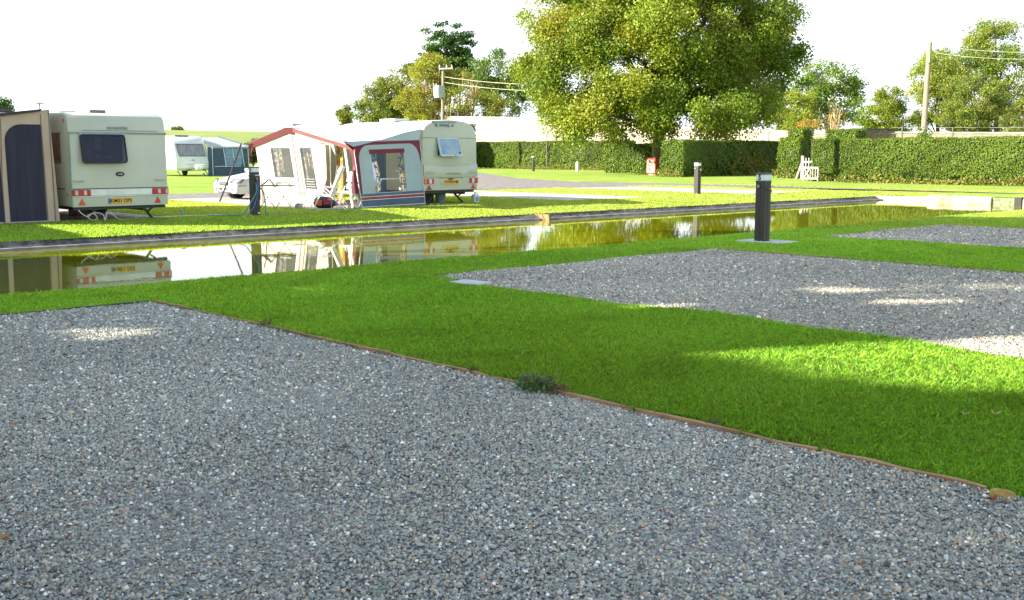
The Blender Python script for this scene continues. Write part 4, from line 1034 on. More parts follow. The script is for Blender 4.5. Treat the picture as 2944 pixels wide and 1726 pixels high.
MB().lathe((0, 0, 0), (0, 0, 1), [(0, .13), (.02, .14), (.30, .165), (.31, .175), (.33, .175)], 20).build('bucket', M('bucket_grey', (.14, .19, .23), .6, var=.2), R, smooth=30)
MB().tube([(-.17, 0, .3), (-.1, -.1, .36), (.1, -.1, .36), (.17, 0, .3)], .006, 5).build('handle', STEEL, R)
R = root('dark_crate', (20.85, 26.6, 0), 'black slotted crate in the shade under the ivory caravan', 'crate', local=True)
b = MB(); b.box((0, 0, .17), (.7, .45, .34)); b.build('crate', M('crate_black', (.02, .02, .022), .7), R, bevel=.02)
b = MB()
for k in range(6): b.box((-.25 + .1 * k, -.228, .27), (.03, .01, .08))
b.build('slot', M('crate_slot', (.10, .09, .08), .8), R)
R = root('water_carrier', (22.62, 26.05, 0), 'white plastic water container with a handle by the caravan corner steady', 'container', local=True)
MB().box((0, 0, .14), (.20, .14, .26)).tube([(0, 0, .26), (-.02, 0, .33)], .03, 8).build('container', M('milky_plastic', (.70, .72, .74), .4), R, bevel=.025)
MB().tube([(-.07, -.02, .26), (-.05, -.02, .34), (.05, -.02, .34), (.08, -.02, .26)], .014, 6).build('handle', MATS['milky_plastic'], R)
MB().box((0.01, -.072, .12), (.13, .006, .14)).build('contents', M('water_blue', (.14, .30, .42), .4), R)
R = root('storage_crate', (10.6, 27.3, 0), 'dark red crate of oddments under the badged caravan beside its wheel', 'crate', local=True)
MB().box((0, 0, .10), (.5, .35, .2)).build('crate', M('crate_maroon', (.12, .02, .035), .7, col2=(.26, .05, .09), scale=12), R, bevel=.01)
MB().box((.12, -.1, .25), (.1, .1, .1)).box((-.1, 0, .24), (.14, .12, .08)).build('contents', M('oddment_pink', (.4, .25, .30), .7, col2=(.15, .03, .05), scale=18), R)

def cable(name, pts, r, mat, label, cat, group=None):
    P = [Vector(p) for p in pts]; out = []
    for i in range(len(P) - 1):     # Catmull-Rom smoothing
        p0, p1, p2, p3 = P[max(i - 1, 0)], P[i], P[i + 1], P[min(i + 2, len(P) - 1)]
        for k in range(6):
            t = k / 6; out.append(.5 * ((2 * p1) + (p2 - p0) * t + (2 * p0 - 5 * p1 + 4 * p2 - p3) * t * t + (3 * p1 - p0 - 3 * p2 + p3) * t ** 3))
    out.append(P[-1])
    o = MB().tube(out, r, 6).build(name, mat, smooth=True)
    return tag(o, label, cat, group)
CABW = M('cable_white', (.62, .58, .52), .6); HOSE = M('hose_teal', (.05, .22, .24), .5); CABB = M('cable_blue', (.06, .12, .42), .5)
cable('cable', [(9.55, 24.85, .36), (9.6, 24.75, .22), (9.75, 24.72, .12), (9.86, 24.7, .2), (9.96, 24.7, .08), (9.84, 24.72, .04), (9.74, 24.72, .14), (9.95, 24.75, .2), (10.1, 24.72, .16), (10.1, 24.6, .02), (10.2, 24.72, .18), (10.35, 24.72, .14), (10.5, 24.75, .03), (10.9, 24.8, .025), (11.2, 25.4, .025), (11.6, 25.2, .025), (12.6, 25.0, .03), (13.2, 24.9, .03)], .012, CABW, 'pale looped cable lying under the rear of the badged caravan', 'cable')
cable('hose', [(13.93, 24.48, .82), (13.9, 24.40, .6), (13.72, 24.42, .3), (13.5, 24.4, .06), (13.1, 24.5, .03), (12.8, 24.8, .03), (13.0, 25.1, .03)], .016, HOSE, 'teal hose hanging from the bollard by the awning and curling left over the grass', 'hose')
cable('hose', [(14.06, 24.44, .7), (14.15, 24.42, .4), (14.16, 24.38, .03), (14.7, 24.7, .03), (15.6, 25.0, .03), (17.0, 25.15, .03), (17.7, 25.2, .03)], .014, HOSE, 'teal hose running from the bollard along the grass to the awning corner', 'hose')
cable('cable', [(13.96, 24.45, .92), (13.93, 24.38, .6), (13.80, 24.36, .25), (13.6, 24.32, .03)], .011, CABB, 'blue cable hanging down the front of the bollard by the awning', 'cable')
for x, y, l in ((12.35, 25.35, 'small teal plastic tap stand lying in the grass between caravan and bollard'),):
    R = root('hose_coupling', (x, y, 0), l, 'coupling', local=True)
    MB().tube([(0, 0, .02), (0, 0, .16)], .03, 8).tube([(-.06, 0, .14), (.06, 0, .14)], .018, 6).build('body', M('teal_plastic', (.18, .34, .36), .5), R)

# ----------------------------------------------------------------------------- bollards
GRAPH = M('graphite_metal', (.040, .036, .034), .45, var=.18, scale=3, metallic=.25, stretch=(2, 2, .3))
CAPW = M('opal_band', (.66, .74, .76), .4)
BRASS = M('brass_tap', (.30, .24, .12), .4, metallic=.7)
def bollard(x, y, label, number=None, hoses=False, bare=False, h=1.22):
    R = root('service_bollard', (x, y, 0), label, 'bollard', group='service bollards beside the pitches', local=True)
    w = .095
    b = MB(); b.box2((-w, -w, 0), (w, w, h - .15)); po = b.build('post', GRAPH, R, bevel=.006)
    b = MB(); b.box2((-w - .001, -w - .004, .02), (-w + .004, .006, .02)) if False else None
    MB().box2((-w - .003, -.006, .03), (-w + .001, .006, h - .17)).box2((-.006, -w - .003, .03), (.006, -w + .001, h - .17)).build('groove', INK, po)
    MB().box2((-w, -w, h - .135), (w, w, h - .025)).build('light_band', CAPW, R, bevel=.01)
    MB().box2((-w - .006, -w - .006, h - .152), (w + .006, w + .006, h - .135)).build('collar', M('cap_slate', (.06, .08, .10), .5), R, bevel=.004)
    MB().box2((-w - .012, -w - .012, h - .025), (w + .012, w + .012, h)).build('cap', M('cap_slate', (.06, .08, .10), .5), R, bevel=.004)
    t = MB(); t.tube([(-.02, -w, h - .27), (-.02, -w - .07, h - .27), (-.02, -w - .09, h - .33)], .014, 8).tube([(.03, -w - .04, h - .24), (.06, -w - .08, h - .22)], .008, 6).tube([(w, .0, h - .26), (w + .05, -.02, h - .26)], .012, 6).tube([(w + .05, -.02, h - .30), (w + .06, -.02, h - .22)], .01, 6)
    t.build('tap', BRASS, R)
    MB().lathe((-w - .035, .03, h - .23), (1, 0, 0), [(0, .03), (.036, .03)], 12).build('socket', M('socket_blue', (.16, .26, .30), .5), R)
    MB().box((-w - .002, -.05, .045), (.004, .015, .015)).box((-w - .002, .05, .045), (.004, .015, .015)).build('bolt', ALU, R)
    if number: writing('lettering', number, .125, INK, R, Vector((-w - .003, .015, h - .08)), face='-X', bold=.004, sx=.9)
    if hoses: MB().box((.03, -w - .006, h - .21), (.12, .012, .03)).box((.05, -w - .004, .06), (.07, .01, .04)).build('label_plate', M('label_grey', (.55, .58, .6), .5), R)
    return R
bollard(16.02, 10.84, 'dark bollard with a white band marked 5, standing on a concrete slab', '5')
bollard(13.95, 24.58, 'dark bollard with hoses and a number 6 beside the left caravan awnings', '6', hoses=True)
bollard(33.60, 25.72, 'sunlit bollard with a white top beyond the pond, before the dark hedge')
p = at(1533, 490, 96); bollard(p.x, p.y, 'small dark bollard with a white top in front of the long far hedge', h=1.35)
p = at(1660, 493, 94)
b = MB(); b.slab([(p.x + a, p.y + c, 0) for a, c in rrect(.2, .2, .03)], (0, 0, .85)); tag(b.build('marker_post', M('white_post', (.7, .7, .66), .7), bevel=.02), 'short plain white post in front of the long far hedge', 'post')

# ----------------------------------------------------------------------------- car
def parked_car():
    R = root('parked_car', (18.05, 33.72, 0), 'white hatchback parked nose out between the awning and the caravans', 'car', rz=0, local=True)
    PAINT = M('white_paint', (.44, .46, .49), .25, var=.02, coat=.8)
    def ring(x, w, z0, z1, tuck=.08, crown=.05):
        return [(x, -w + tuck, z0), (x, -w, z0 + .12), (x, -w, z0 + (z1 - z0) * .6), (x, -w + .06, z1 - .03), (x, -w * .5, z1 + crown * .6), (x, 0, z1 + crown), (x, w * .5, z1 + crown * .6), (x, w - .06, z1 - .03), (x, w, z0 + (z1 - z0) * .6), (x, w, z0 + .12), (x, w - tuck, z0)]
    st = [(-.07, .70, .27, .56, .02), (-.03, .80, .22, .63, .03), (.10, .86, .20, .70, .04), (.7, .86, .20, .80, .06), (1.2, .87, .20, .90, .05), (1.6, .87, .20, .94, .03), (3.0, .87, .20, .95, .02), (3.9, .85, .22, .93, .02), (4.25, .80, .28, .85, .02), (4.35, .72, .35, .75, .0)]
    MB().loft([ring(x, w, a, b_, crown=c) for x, w, a, b_, c in st]).build('body', PAINT, R, smooth=35)
    def gh(x, w, z): return [(x, -w, .92), (x, -w * .86, z - .04), (x, -w * .6, z), (x, w * .6, z), (x, w * .86, z - .04), (x, w, .92)]
    MB().loft([gh(1.15, .74, .97), gh(1.95, .80, 1.40), gh(2.2, .80, 1.43), gh(3.3, .79, 1.42), gh(4.0, .74, 1.0)]).build('windows', M('car_glass', (.30, .42, .48), .08, coat=.5), R, smooth=30)
    MB().loft([[(x, -w, z - .035), (x, -w * .7, z), (x, w * .7, z), (x, w, z - .035), (x, 0, z - .05)] for x, w, z in ((1.85, .68, 1.37), (2.1, .70, 1.44), (3.3, .69, 1.43), (3.6, .66, 1.33))]).build('roof', PAINT, R, smooth=35)
    for s_ in (-1, 1):
        b = MB(); b.slab([(-.03, s_ * .44, .55), (.08, s_ * .86, .56), (.24, s_ * .875, .68), (.06, s_ * .52, .67)], (-.06, s_ * .03, .03)); hl = b.build('headlight', M('lamp_glass', (.07, .09, .11), .15, coat=.4), R, bevel=.01)
        MB().tube([(-.09, s_ * .44, .575), (.0, s_ * .52, .70), (.18, s_ * .91, .71), (.02, s_ * .89, .585), (-.09, s_ * .44, .575)], .014, 5).build('lamp_rim', TRIM, hl)
        MB().box((-.075, s_ * .58, .36), (.03, .15, .07)).build('fog_light', M('fog_dark', (.12, .12, .13), .4), R)
        for x in (.82, 3.5):
            t = MB().lathe((x, s_ * .70 - .1, .31), (0, 1, 0), [(0, .2), (.005, .29), (.03, .31), (.17, .31), (.195, .29), (.2, .2)], 26).build('wheel', BLACK, R, smooth=40)
            MB().lathe((x, s_ * .72 - .1, .31), (0, 1, 0), [(0, .19), (.2, .19)], 16).build('rim', M('rim_grey', (.3, .3, .31), .4, metallic=.6), t, smooth=40)
            MB().lathe((x, s_ * .80 - .08, .33), (0, 1, 0), [(0, .36), (.16, .365)], 28).build('wheel_arch', M('arch_dark', (.03, .025, .03), .8), R)
        MB().box2((.45, s_ * .872 - .012, .50), (4.0, s_ * .872 + .012, .60)).build('rubbing_strip', M('plum_strip', (.10, .06, .08), .6), R, bevel=.004)
        MB().box((1.35, s_ * .95, .98), (.10, .18, .12)).build('wing_mirror', PAINT, R, bevel=.03)
    gr = MB().box2((-.10, -.30, .50), (-.04, .30, .60)).build('grille', M('grille_grey', (.015, .015, .018), .6), R)
    b = MB()
    for k in range(2): b.box2((-.108, -.29, .525 + .035 * k), (-.099, .29, .537 + .035 * k))
    b.build('slats', M('slat_grey', (.22, .23, .24), .4), gr)
    MB().box2((-.085, -.70, .47), (.2, .70, .485)).box2((-.02, -.872, .47), (.3, .872, .485)).build('bumper_seam', TRIM, R)
    MB().box2((-.10, -.29, .31), (-.05, .29, .42)).build('number_plate', M('white_plate', (.70, .70, .68), .5), R)
    MB().box2((-.112, .04, .32), (-.098, .28, .41)).build('plate_mark', M('plate_mark', (.04, .04, .04), .6), R); MB().box2((-.112, -.27, .33), (-.098, -.03, .40)).build('plate_mark', MATS['plate_mark'], R)
    MB().box2((-.075, -.45, .225), (.02, .45, .275)).build('air_intake', M('intake_dark', (.05, .05, .05), .6), R)
parked_car()

def far_caravan():
    R = root('caravan', (34.8, 70, 0), 'white caravan far behind the car, its front window and jockey wheel showing', 'caravan')
    T0 = 70.0; x0, x1 = 33.72, 36.20
    prof = [(0.0, .42), (-.12, .55), (-.15, .95), (-.05, 1.35), (.22, 2.2), (.35, 2.42), (.7, 2.68), (1.2, 2.76), (5.5, 2.7), (5.9, 2.2), (5.9, .42)]
    def ring(x, k): return [(x, T0 + 3 + (p[0] - 3) * k, 1.5 + (p[1] - 1.5) * k) for p in prof]
    MB().loft([ring(x0, .965), ring(x0 + .05, .99), ring(x0 + .12, 1), ring(x1 - .12, 1), ring(x1 - .05, .99), ring(x1, .965)]).build('body', WHITE, R, smooth=35)
    f = lambda z: T0 - .05 + (z - 1.35) * .318 - .03
    b = MB(); b.slab([(x0 + .33, f(1.4), 1.4), (x1 - .2, f(1.4), 1.4), (x1 - .3, f(2.18), 2.18), (x0 + .18, f(2.18), 2.18)], (0, .03, 0)); w = b.build('window', GREYPANE, R, bevel=.02)
    MB().tube([(x0 + .33, f(1.4), 1.39), (x1 - .2, f(1.4), 1.39), (x1 - .3, f(2.18), 2.19), (x0 + .18, f(2.18), 2.19), (x0 + .33, f(1.4), 1.39)], .025, 5).build('window_frame', TRIM, w)
    MB().box((x0 + 1.0, T0 + 1.1, 2.78), (1.0, .5, .06)).build('roof_light', M('rooflight_grey', (.15, .16, .17), .5), R)
    MB().box2((x0 + .1, T0 - .1, .40), (x1 - .1, T0 - .02, .5)).build('lower_trim', M('lilac_trim', (.40, .40, .45), .5), R)
    MB().tube([(34.6, T0 - .1, .42), (35.15, T0 - 1.3, .46)], .05, 6).tube([(35.9, T0 - .1, .42), (35.15, T0 - 1.3, .46)], .05, 6).build('drawbar', STEEL, R)
    b = MB(); b.box((35.1, T0 - .9, .68), (.55, .5, .3)).box((34.9, T0 - 1.2, .58), (.5, .25, .22)).build('hitch_cover', M('cover_white', (.75, .75, .73), .7), R, bevel=.08)
    t = MB().tube([(35.25, T0 - 1.1, .8), (35.25, T0 - 1.1, .2)], .03, 6).build('jockey_wheel', ALU, R)
    MB().lathe((35.22, T0 - 1.1, .12), (1, 0, 0), [(0, .12), (.07, .12)], 16).build('tyre', BLACK, t)
    MB().box((35.0, T0 - .165, 1.1), (.25, .02, .08)).box((34.9, T0 - .165, .82), (.9, .02, .03)).build('badge', M('grey_badge', (.35, .38, .42), .5), R)
    for x in (33.95, 36.0): MB().tube([(x, T0 + .2, .42), (x + .2, T0 - .05, .01)], .03, 5).build('corner_steady', STEEL, R)
    MB().tube([(x0 - .02, T0 + 1.0, 1.5), (x0 - .05, T0 + 1.05, 2.0)], .03, 6).build('grab_handle', M('handle_tan', (.4, .33, .25), .6), R)
    wheel(R, (33.95, T0 + 3.2, .32)); wheel(R, (36.0, T0 + 3.2, .32))
far_caravan()
def far_awning():
    R = root('awning', (37.8, 70, 0), 'navy and grey awning with pale window bars beside the far white caravan', 'awning')
    T0 = 69.9; NV = M('navy_canvas', (.05, .085, .15), .8, var=.15); PB = M('slate_roof_canvas', (.40, .44, .47), .8, var=.05)
    MB().slab([(36.15, T0 + .02, .02), (39.3, T0, .02), (39.25, T0, 2.0), (36.15, T0 + .02, 2.0)], (0, .05, 0)).box2((39.22, T0, .02), (39.3, T0 + 4, 2.0)).build('wall', NV, R)
    b = MB(); b.poly([(36.42, T0 - .05, 2.02), (39.3, T0 - .05, 2.05), (38.3, T0 + 2.5, 2.72), (36.25, T0 + 2.2, 2.66)]); b.poly([(36.42, T0 - .05, 2.02), (36.25, T0 + 2.2, 2.66), (36.0, T0 + .3, 2.6), (36.1, T0 - .0, 2.0)]); b.poly([(39.3, T0 - .05, 2.05), (39.3, T0 + 4, 2.05), (38.4, T0 + 4, 2.72), (38.3, T0 + 2.5, 2.72)]); b.build('roof', PB, R)
    MB().tube([(38.3, T0 + 2.5, 2.74), (39.35, T0 - .05, 2.08)], .06, 5).tube([(39.3, T0 - .05, 2.07), (39.6, T0 - .05, 2.07)], .05, 5).build('roof_edge', NV, R)
    MB().slab([(36.45, T0 - .03, 1.92), (39.25, T0 - .03, 1.92), (39.25, T0 - .03, 2.04), (36.45, T0 - .03, 2.04)], (0, .03, 0)).build('valance', M('grey_valance', (.30, .36, .40), .8), R)
    for k, (a, c) in enumerate(((37.45, 38.05), (38.1, 38.75))):
        MB().box2((a, T0 - .02, .72), (c, T0, 1.88)).build('window', M('blue_film', (.09, .19, .36), .15, col2=(.15, .27, .46), scale=3), R)
    b = MB()
    for x in (37.38, 38.07, 38.8): b.tube([(x - .06, T0 - .04, 1.9), (x + .1, T0 - .04, .62)], .035, 5)
    b.tube([(37.4, T0 - .05, 1.3), (38.7, T0 - .05, 1.3)], .015, 5).tube([(36.6, T0 - .05, .66), (38.6, T0 - .05, .66)], .03, 5).tube([(36.46, T0 - .04, .05), (36.46, T0 - .04, 2.0)], .03, 5).tube([(39.28, T0 - .04, .3), (39.22, T0 - .04, 1.9)], .03, 5)
    b.build('window_bar', M('pale_bar', (.5, .56, .56), .6), R)
far_awning()
#@@PART3
# ----------------------------------------------------------------------------- hedges
YEW = [(.085, .15, .016), (.10, .165, .018), (.11, .17, .02), (.075, .135, .016), (.125, .17, .024)]
YEWDRY = YEW * 2 + [(.17, .18, .035)]
HEDGE_CORE = M('hedge_core', (.02, .035, .008), .95)
def hedge(name, label, boxes, dens=130, size=.15, cols=YEW, cat='hedge', group='clipped hedges round the site', gap=None, bumpy=.05):
    """boxes: (x0,x1,y0,y1,z0,z1); leaves lie over every face"""
    Ps, Ns = [], []; ev, ef = [], []
    for (x0, x1, y0, y1, z0, z1) in boxes:
        faces = [((x0, y0, z0), (0, y1 - y0, 0), (0, 0, z1 - z0), (-1, 0, 0)), ((x1, y0, z0), (0, y1 - y0, 0), (0, 0, z1 - z0), (1, 0, 0)),
                 ((x0, y0, z0), (x1 - x0, 0, 0), (0, 0, z1 - z0), (0, -1, 0)), ((x0, y1, z0), (x1 - x0, 0, 0), (0, 0, z1 - z0), (0, 1, 0)),
                 ((x0, y0, z1), (x1 - x0, 0, 0), (0, y1 - y0, 0), (0, 0, 1))]
        for o, a, b, n in faces:
            ar = np.linalg.norm(a) * np.linalg.norm(b); k = int(ar * dens * (0.5 if n[0] == 1 or n[1] == 1 else 1))
            u, v = RNG.uniform(size=(2, k, 1))
            P = np.array(o) + u * np.array(a) + v * np.array(b)
            lump = bumpy * (np.sin(P[:, 0] * 2.1 + P[:, 1] * 1.7) * np.sin(P[:, 1] * 2.9 + P[:, 2] * 2.3) + .6 * np.sin(P[:, 0] * 6 + P[:, 1] * 5 + P[:, 2] * 7))
            P = P + np.array(n) * (lump[:, None] + RNG.normal(0, .035, (k, 1)) - .03)
            Ps.append(P); Ns.append(np.repeat(np.array([n], float), k, 0))
        e = .10; i = len(ev); 
        ev += [(x, y, z) for z in (z0, z1 - e) for x, y in ((x0 + e, y0 + e), (x1 - e, y0 + e), (x1 - e, y1 - e), (x0 + e, y1 - e))]
        ef += [(i, i + 3, i + 2, i + 1), (i + 4, i + 5, i + 6, i + 7), (i, i + 1, i + 5, i + 4), (i + 1, i + 2, i + 6, i + 5), (i + 2, i + 3, i + 7, i + 6), (i + 3, i, i + 4, i + 7)]
    P = np.concatenate(Ps); Nn = np.concatenate(Ns)
    if gap is not None: k = gap(P); P, Nn = P[k], Nn[k]
    n = len(P)
    patch = np.sin(P[:, 0] * .9 + P[:, 1] * .7) * np.sin(P[:, 1] * .53 + P[:, 2] * 1.1)
    c = np.array(cols)[RNG.choice(len(cols), n)]
    c = c * (1 + .25 * patch[:, None]) * RNG.uniform(.78, 1.22, (n, 1))
    nr = Nn * 1.0 + rand_dirs(n) * .7; nr /= np.linalg.norm(nr, axis=1, keepdims=True)
    q = leaf_quads(P, size, nr)
    o = soup(name, q, 4, c, LEAF, extra=(ev, ef, [(.02, .035, .008)] * len(ev)))
    return tag(o, label, cat, group)

holes = lambda P: ~((RNG.uniform(size=len(P)) < .8) & (P[:, 2] < .42 + .25 * np.sin(P[:, 1] * 1.9) ** 3) & (np.sin(P[:, 1] * 5.1) * np.sin(P[:, 1] * 2.3 + 1) > .05))
# the long right hand hedge and its neighbours along the lane
hedge('hedge', 'long clipped green hedge running right from the white gate to the frame edge', [(53.6, 55.0, 6, 31.45, 0, 2.32)], 520, .085, YEWDRY, gap=holes)
hedge('hedge', 'short square clipped hedge block just right of the white gate', [(54.9, 56.4, 32.6, 34.05, 0, 2.36)], 520, .085, YEW, gap=holes)
hedge('hedge', 'low rounded green bush top rising behind the hedge beside the brick wall', [(66.0, 67.6, 37.6, 39.9, 0, 3.15)], 250, .12, YEW)
hedge('hedge', 'stepped upright topiary hedge with a dark right side beside the white gate', [(59.9, 61.5, 37.95, 39.55, 0, 2.55), (60.2, 61.5, 37.95, 39.1, 2.4, 3.12)], 330, .11, YEW + [(.15, .19, .02)])
hedge('hedge', 'hedge behind the second bollard with a bright end and a deep dark shaded side', [(57.9, 70.6, 45.57, 47.5, 0, 2.42)], 280, .12, YEW)
hedge('hedge', 'long bright clipped hedge behind the small bollard and the white post', [(76.2, 77.8, 66.7, 82.0, 0, 2.72)], 230, .14, YEWDRY + [(.13, .17, .03)])
FARHEDGE = hedge('hedge', 'dark shaded far hedge with bare stems showing at its foot', [(76.4, 77.8, 82.1, 93.0, .1, 2.74)], 230, .14, YEW)
hedge('hedge', 'unseen tall hedge block added behind the ivory caravan to shade the dark far hedge', [(69.5, 76.2, 87.6, 89.2, 0, 4.6)], 70, .25, YEW)  # hidden block added for the shadow it throws on the far hedge
hedge('hedge', 'dark hedge in shade behind the red box and tree trunk', [(66.0, 67.4, 53.0, 60.0, 0, 2.3)], 200, .14, YEW)
for k in range(9):
    y = 82.5 + k * .75
    MB().tube([(77.0, y, 0), (77.0 + random.uniform(-.1, .1), y + random.uniform(-.2, .2), 1.0)], .07, 6).build('stem', BARK, FARHEDGE)

# undergrowth along the hedge feet
def scatter_weeds(name, label, runs, size, cols, per_m, hgt):
    Ps = []
    for (xa, ya, xb, yb, wd) in runs:
        L_ = math.hypot(xb - xa, yb - ya); k = int(L_ * per_m); f = RNG.uniform(size=k)
        lump = .35 + .65 * np.abs(np.sin(f * L_ * 1.3) * np.sin(f * L_ * .47 + 1))
        Ps.append(np.stack([xa + (xb - xa) * f + RNG.normal(0, wd, k), ya + (yb - ya) * f + RNG.normal(0, wd, k), RNG.uniform(0.02, 1, k) ** 1.3 * hgt * lump], 1))
    P = np.concatenate(Ps); n = len(P)
    nr = rand_dirs(n) + np.array([-.5, -.2, .6]); nr /= np.linalg.norm(nr, axis=1, keepdims=True)
    o = soup(name, leaf_quads(P, size, nr, .45), 4, palette(n, cols), LEAF)
    return tag(o, label, 'undergrowth', kind='stuff')
scatter_weeds('undergrowth', 'pale green weeds and brown stalks along the foot of the hedges', [(53.4, 8, 53.4, 31.4, .16), (54.6, 32.6, 54.6, 34, .15), (59.6, 38.0, 59.6, 39.6, .2), (57.6, 45.5, 57.6, 47.6, .2), (75.9, 66.8, 75.9, 82, .25), (62.5, 50.5, 66, 55, .45), (62, 50, 63, 53, .4)], .14, [(.16, .22, .03), (.22, .26, .05), (.10, .17, .02), (.20, .13, .05), (.26, .24, .08)], 190, .55)
scatter_weeds('undergrowth', 'ivy and yellowing bramble climbing the shaded hedge behind the second bollard', [(63.2, 45.4, 68, 45.4, .12), (65, 45.3, 67.6, 45.3, .15)], .17, [(.17, .21, .03), (.10, .16, .02), (.24, .17, .04)], 220, 1.9)

# ----------------------------------------------------------------------------- walls and buildings beyond the hedges
OLDSTONE = M('old_stone', (.33, .28, .20), .9, col2=(.52, .46, .36), scale=2.2, bump=.8, bscale=9, stretch=(1, 1, 2.5))
BRICK = M('old_brick', (.16, .11, .075), .9, col2=(.34, .26, .18), scale=5, bump=.6, bscale=18, stretch=(1, 1, 2))
def stone_wall(a, b, za, zb, label, mat=OLDSTONE, thick=.5, coping=('coping_stone', (.40, .35, .26), (.6, .54, .42)), group='stone garden walls beyond the hedges'):
    a, b = Vector((a[0], a[1], 0)), Vector((b[0], b[1], 0)); d = (b - a).normalized(); nr = Vector((-d.y, d.x, 0)) * thick / 2
    R = root('stone_wall', a, label, 'wall', group=group)
    n = 10; rings = []
    for k in range(n + 1):
        p = a.lerp(b, k / n); z = za + (zb - za) * k / n + random.uniform(-.03, .03)
        rings.append([p - nr, p + nr, p + nr + Vector((0, 0, z)), p - nr + Vector((0, 0, z))])
    MB().loft(rings).build('wall', mat, R)
    if coping:
        rings = []
        for k in range(n + 1):
            p = a.lerp(b, k / n); z = za + (zb - za) * k / n + .035
            rings.append([p - nr * 1.25 + Vector((0, 0, z)), p + nr * 1.25 + Vector((0, 0, z)), p + nr * 1.1 + Vector((0, 0, z + .14)), p - nr * 1.1 + Vector((0, 0, z + .14))])
        MB().loft(rings).build('coping', M(coping[0], coping[1], .9, col2=coping[2], scale=2), R)
    return R
def P2(u, y): p = at(u, 442, y); return (p.x, p.y)
def Z(v, y): return CAM_H + (442 - v) / 3112 * y
stone_wall(P2(1040, 150), P2(1470, 126), Z(337, 150) , Z(344, 126), 'tall pale garden wall behind the ivory caravan and the far hedge')
stone_wall(P2(1470, 126), P2(1850, 118), Z(344, 126), Z(352, 118), 'tall pale garden wall running behind the big tree')
stone_wall(P2(1850, 118), P2(2290, 111), Z(364, 118), Z(384, 111), 'pale garden wall with a sloping top seen under the right of the big tree')
stone_wall(P2(2290, 111), P2(3050, 112), Z(384, 111), Z(387, 112), 'low pale wall showing above the long right hedge')
w0, w1 = P2(2440, 91), P2(2566, 88)
R = stone_wall(w0, w1, Z(374, 91) - .1, Z(374, 88) - .1, 'short brown brick wall with a dark coping behind the right hedge', BRICK, coping=('dark_coping', (.06, .055, .05), (.12, .11, .10)), group=None)
for k, u in enumerate((2442, 2562)):
    p = P2(u, 90); MB().box((p[0], p[1], 1.6), (.5, .5, 3.2)).build('pier', BRICK, R)
# low white roof under the tree
p = at(1945, 442, 112); q = at(2075, 442, 109)
R = root('glasshouse', (p.x, p.y, 0), 'low glasshouse with a bright white roof seen under the big tree', 'glasshouse')
a = Vector((p.x, p.y, 0)); b_ = Vector((q.x, q.y, 0)); bk = Vector((2.2, 1.6, 0))
MB().slab([a, b_, b_ + Vector((0, 0, 2.2)), a + Vector((0, 0, 2.2))], bk).build('wall', OLDSTONE, R)
MB().slab([a + Vector((-.2, -.2, 2.2)), b_ + Vector((-.2, -.2, 2.2)), b_ + bk + Vector((0, 0, 2.95)), a + bk + Vector((0, 0, 2.95))], (0, 0, .06)).build('roof', M('white_roofing', (.8, .82, .85), .3), R)
# iron fence posts on the wall line
for u, v, y in ((1572, 381, 108), (1600, 388, 108), (2125, 381, 104), (2209, 381, 104), (2591, 365, 80), (2736, 368, 80), (2660, 372, 80)):
    p = P2(u, y)
    lab = {1572: 'thin dark fence post left of the big tree above the hedge', 1600: 'second thin fence post at the left edge of the big tree', 2125: 'thin fence post against the pale wall under the right of the tree', 2209: 'thin fence post against the wall just left of the topiary', 2591: 'thin wire fence post beside the brick wall', 2736: 'thin wire fence post right of the utility pole', 2660: 'thin wire fence post at the foot of the utility pole'}[u]
    tag(MB().box2((p[0] - .04, p[1] - .04, 0), (p[0] + .04, p[1] + .04, Z(v, y))).build('fence_post', M('post_grey', (.10, .09, .09), .8)), lab, 'fence post', 'thin fence posts beyond the hedges')
for v, l in ((369, 'upper wire of the fence above the right hedge'), (386, 'lower wire of the fence above the right hedge')):
    p, q = P2(2560, 80), P2(3000, 80); z = Z(v, 80)
    tag(MB().tube([(p[0], p[1], z), (q[0], q[1], z)], .018, 4).build('fence_wire', M('wire_grey', (.35, .35, .32), .6)), l, 'wire')

# utility poles ------------------------------------------------------------------
POLE = M('pole_wood', (.19, .155, .11), .9, col2=(.30, .26, .20), scale=4, bump=.4, stretch=(4, 4, .4))
b0 = at(1270, 442, 108); t0 = at(1274, 192, 108)
R = root('utility_pole', (b0.x, b0.y, 0), 'pale utility pole with a grey transformer box behind the ivory caravan', 'utility pole')
tp = Vector((t0.x, t0.y, t0.z))
MB().tube([(b0.x, b0.y, 0), tp], [.17, .13], 10).build('pole', POLE, R, smooth=40)
ca = at(1262, 199, 107.8); cb = at(1302, 197, 107.8)
MB().tube([ca, cb], .07, 6).build('crossarm', M('pale_metal', (.6, .6, .6), .5), R)
for u in (1264, 1284, 1299): 
    p = at(u, 195, 107.8); MB().lathe(p, (0, 0, 1), [(0, .06), (.08, .09), (.16, .05), (.28, .07)], 8).build('insulator', M('insulator', (.5, .48, .45), .4), R)
bx = at(1263, 264, 107.4)
t = MB().box(bx, (.75, .75, 1.15)).build('transformer', M('transformer_grey', (.32, .38, .41), .6), R, bevel=.03)
for k in range(4): MB().box(bx + Vector((-.42, -.27 + .18 * k, 0)), (.1, .05, .85)).build('cooling_fin', M('fin_white', (.6, .62, .63), .5), t)
MB().tube([bx + Vector((-.4, .3, .55)), bx + Vector((-.5, .3, .8))], .05, 6).build('bushing', MATS['insulator'], t)
MB().tube([bx + Vector((-.1, .3, .55)), bx + Vector((-.15, .3, .8))], .05, 6).build('bushing', MATS['insulator'], t)
def wire(p, q, sag, label, r=.022):
    pts = [Vector(p).lerp(Vector(q), k / 16) - Vector((0, 0, sag * 4 * (k / 16) * (1 - k / 16))) for k in range(17)]
    tag(MB().tube(pts, r, 4).build('overhead_wire', M('wire_pale', (.55, .52, .45), .6)), label, 'wire', 'overhead wires')
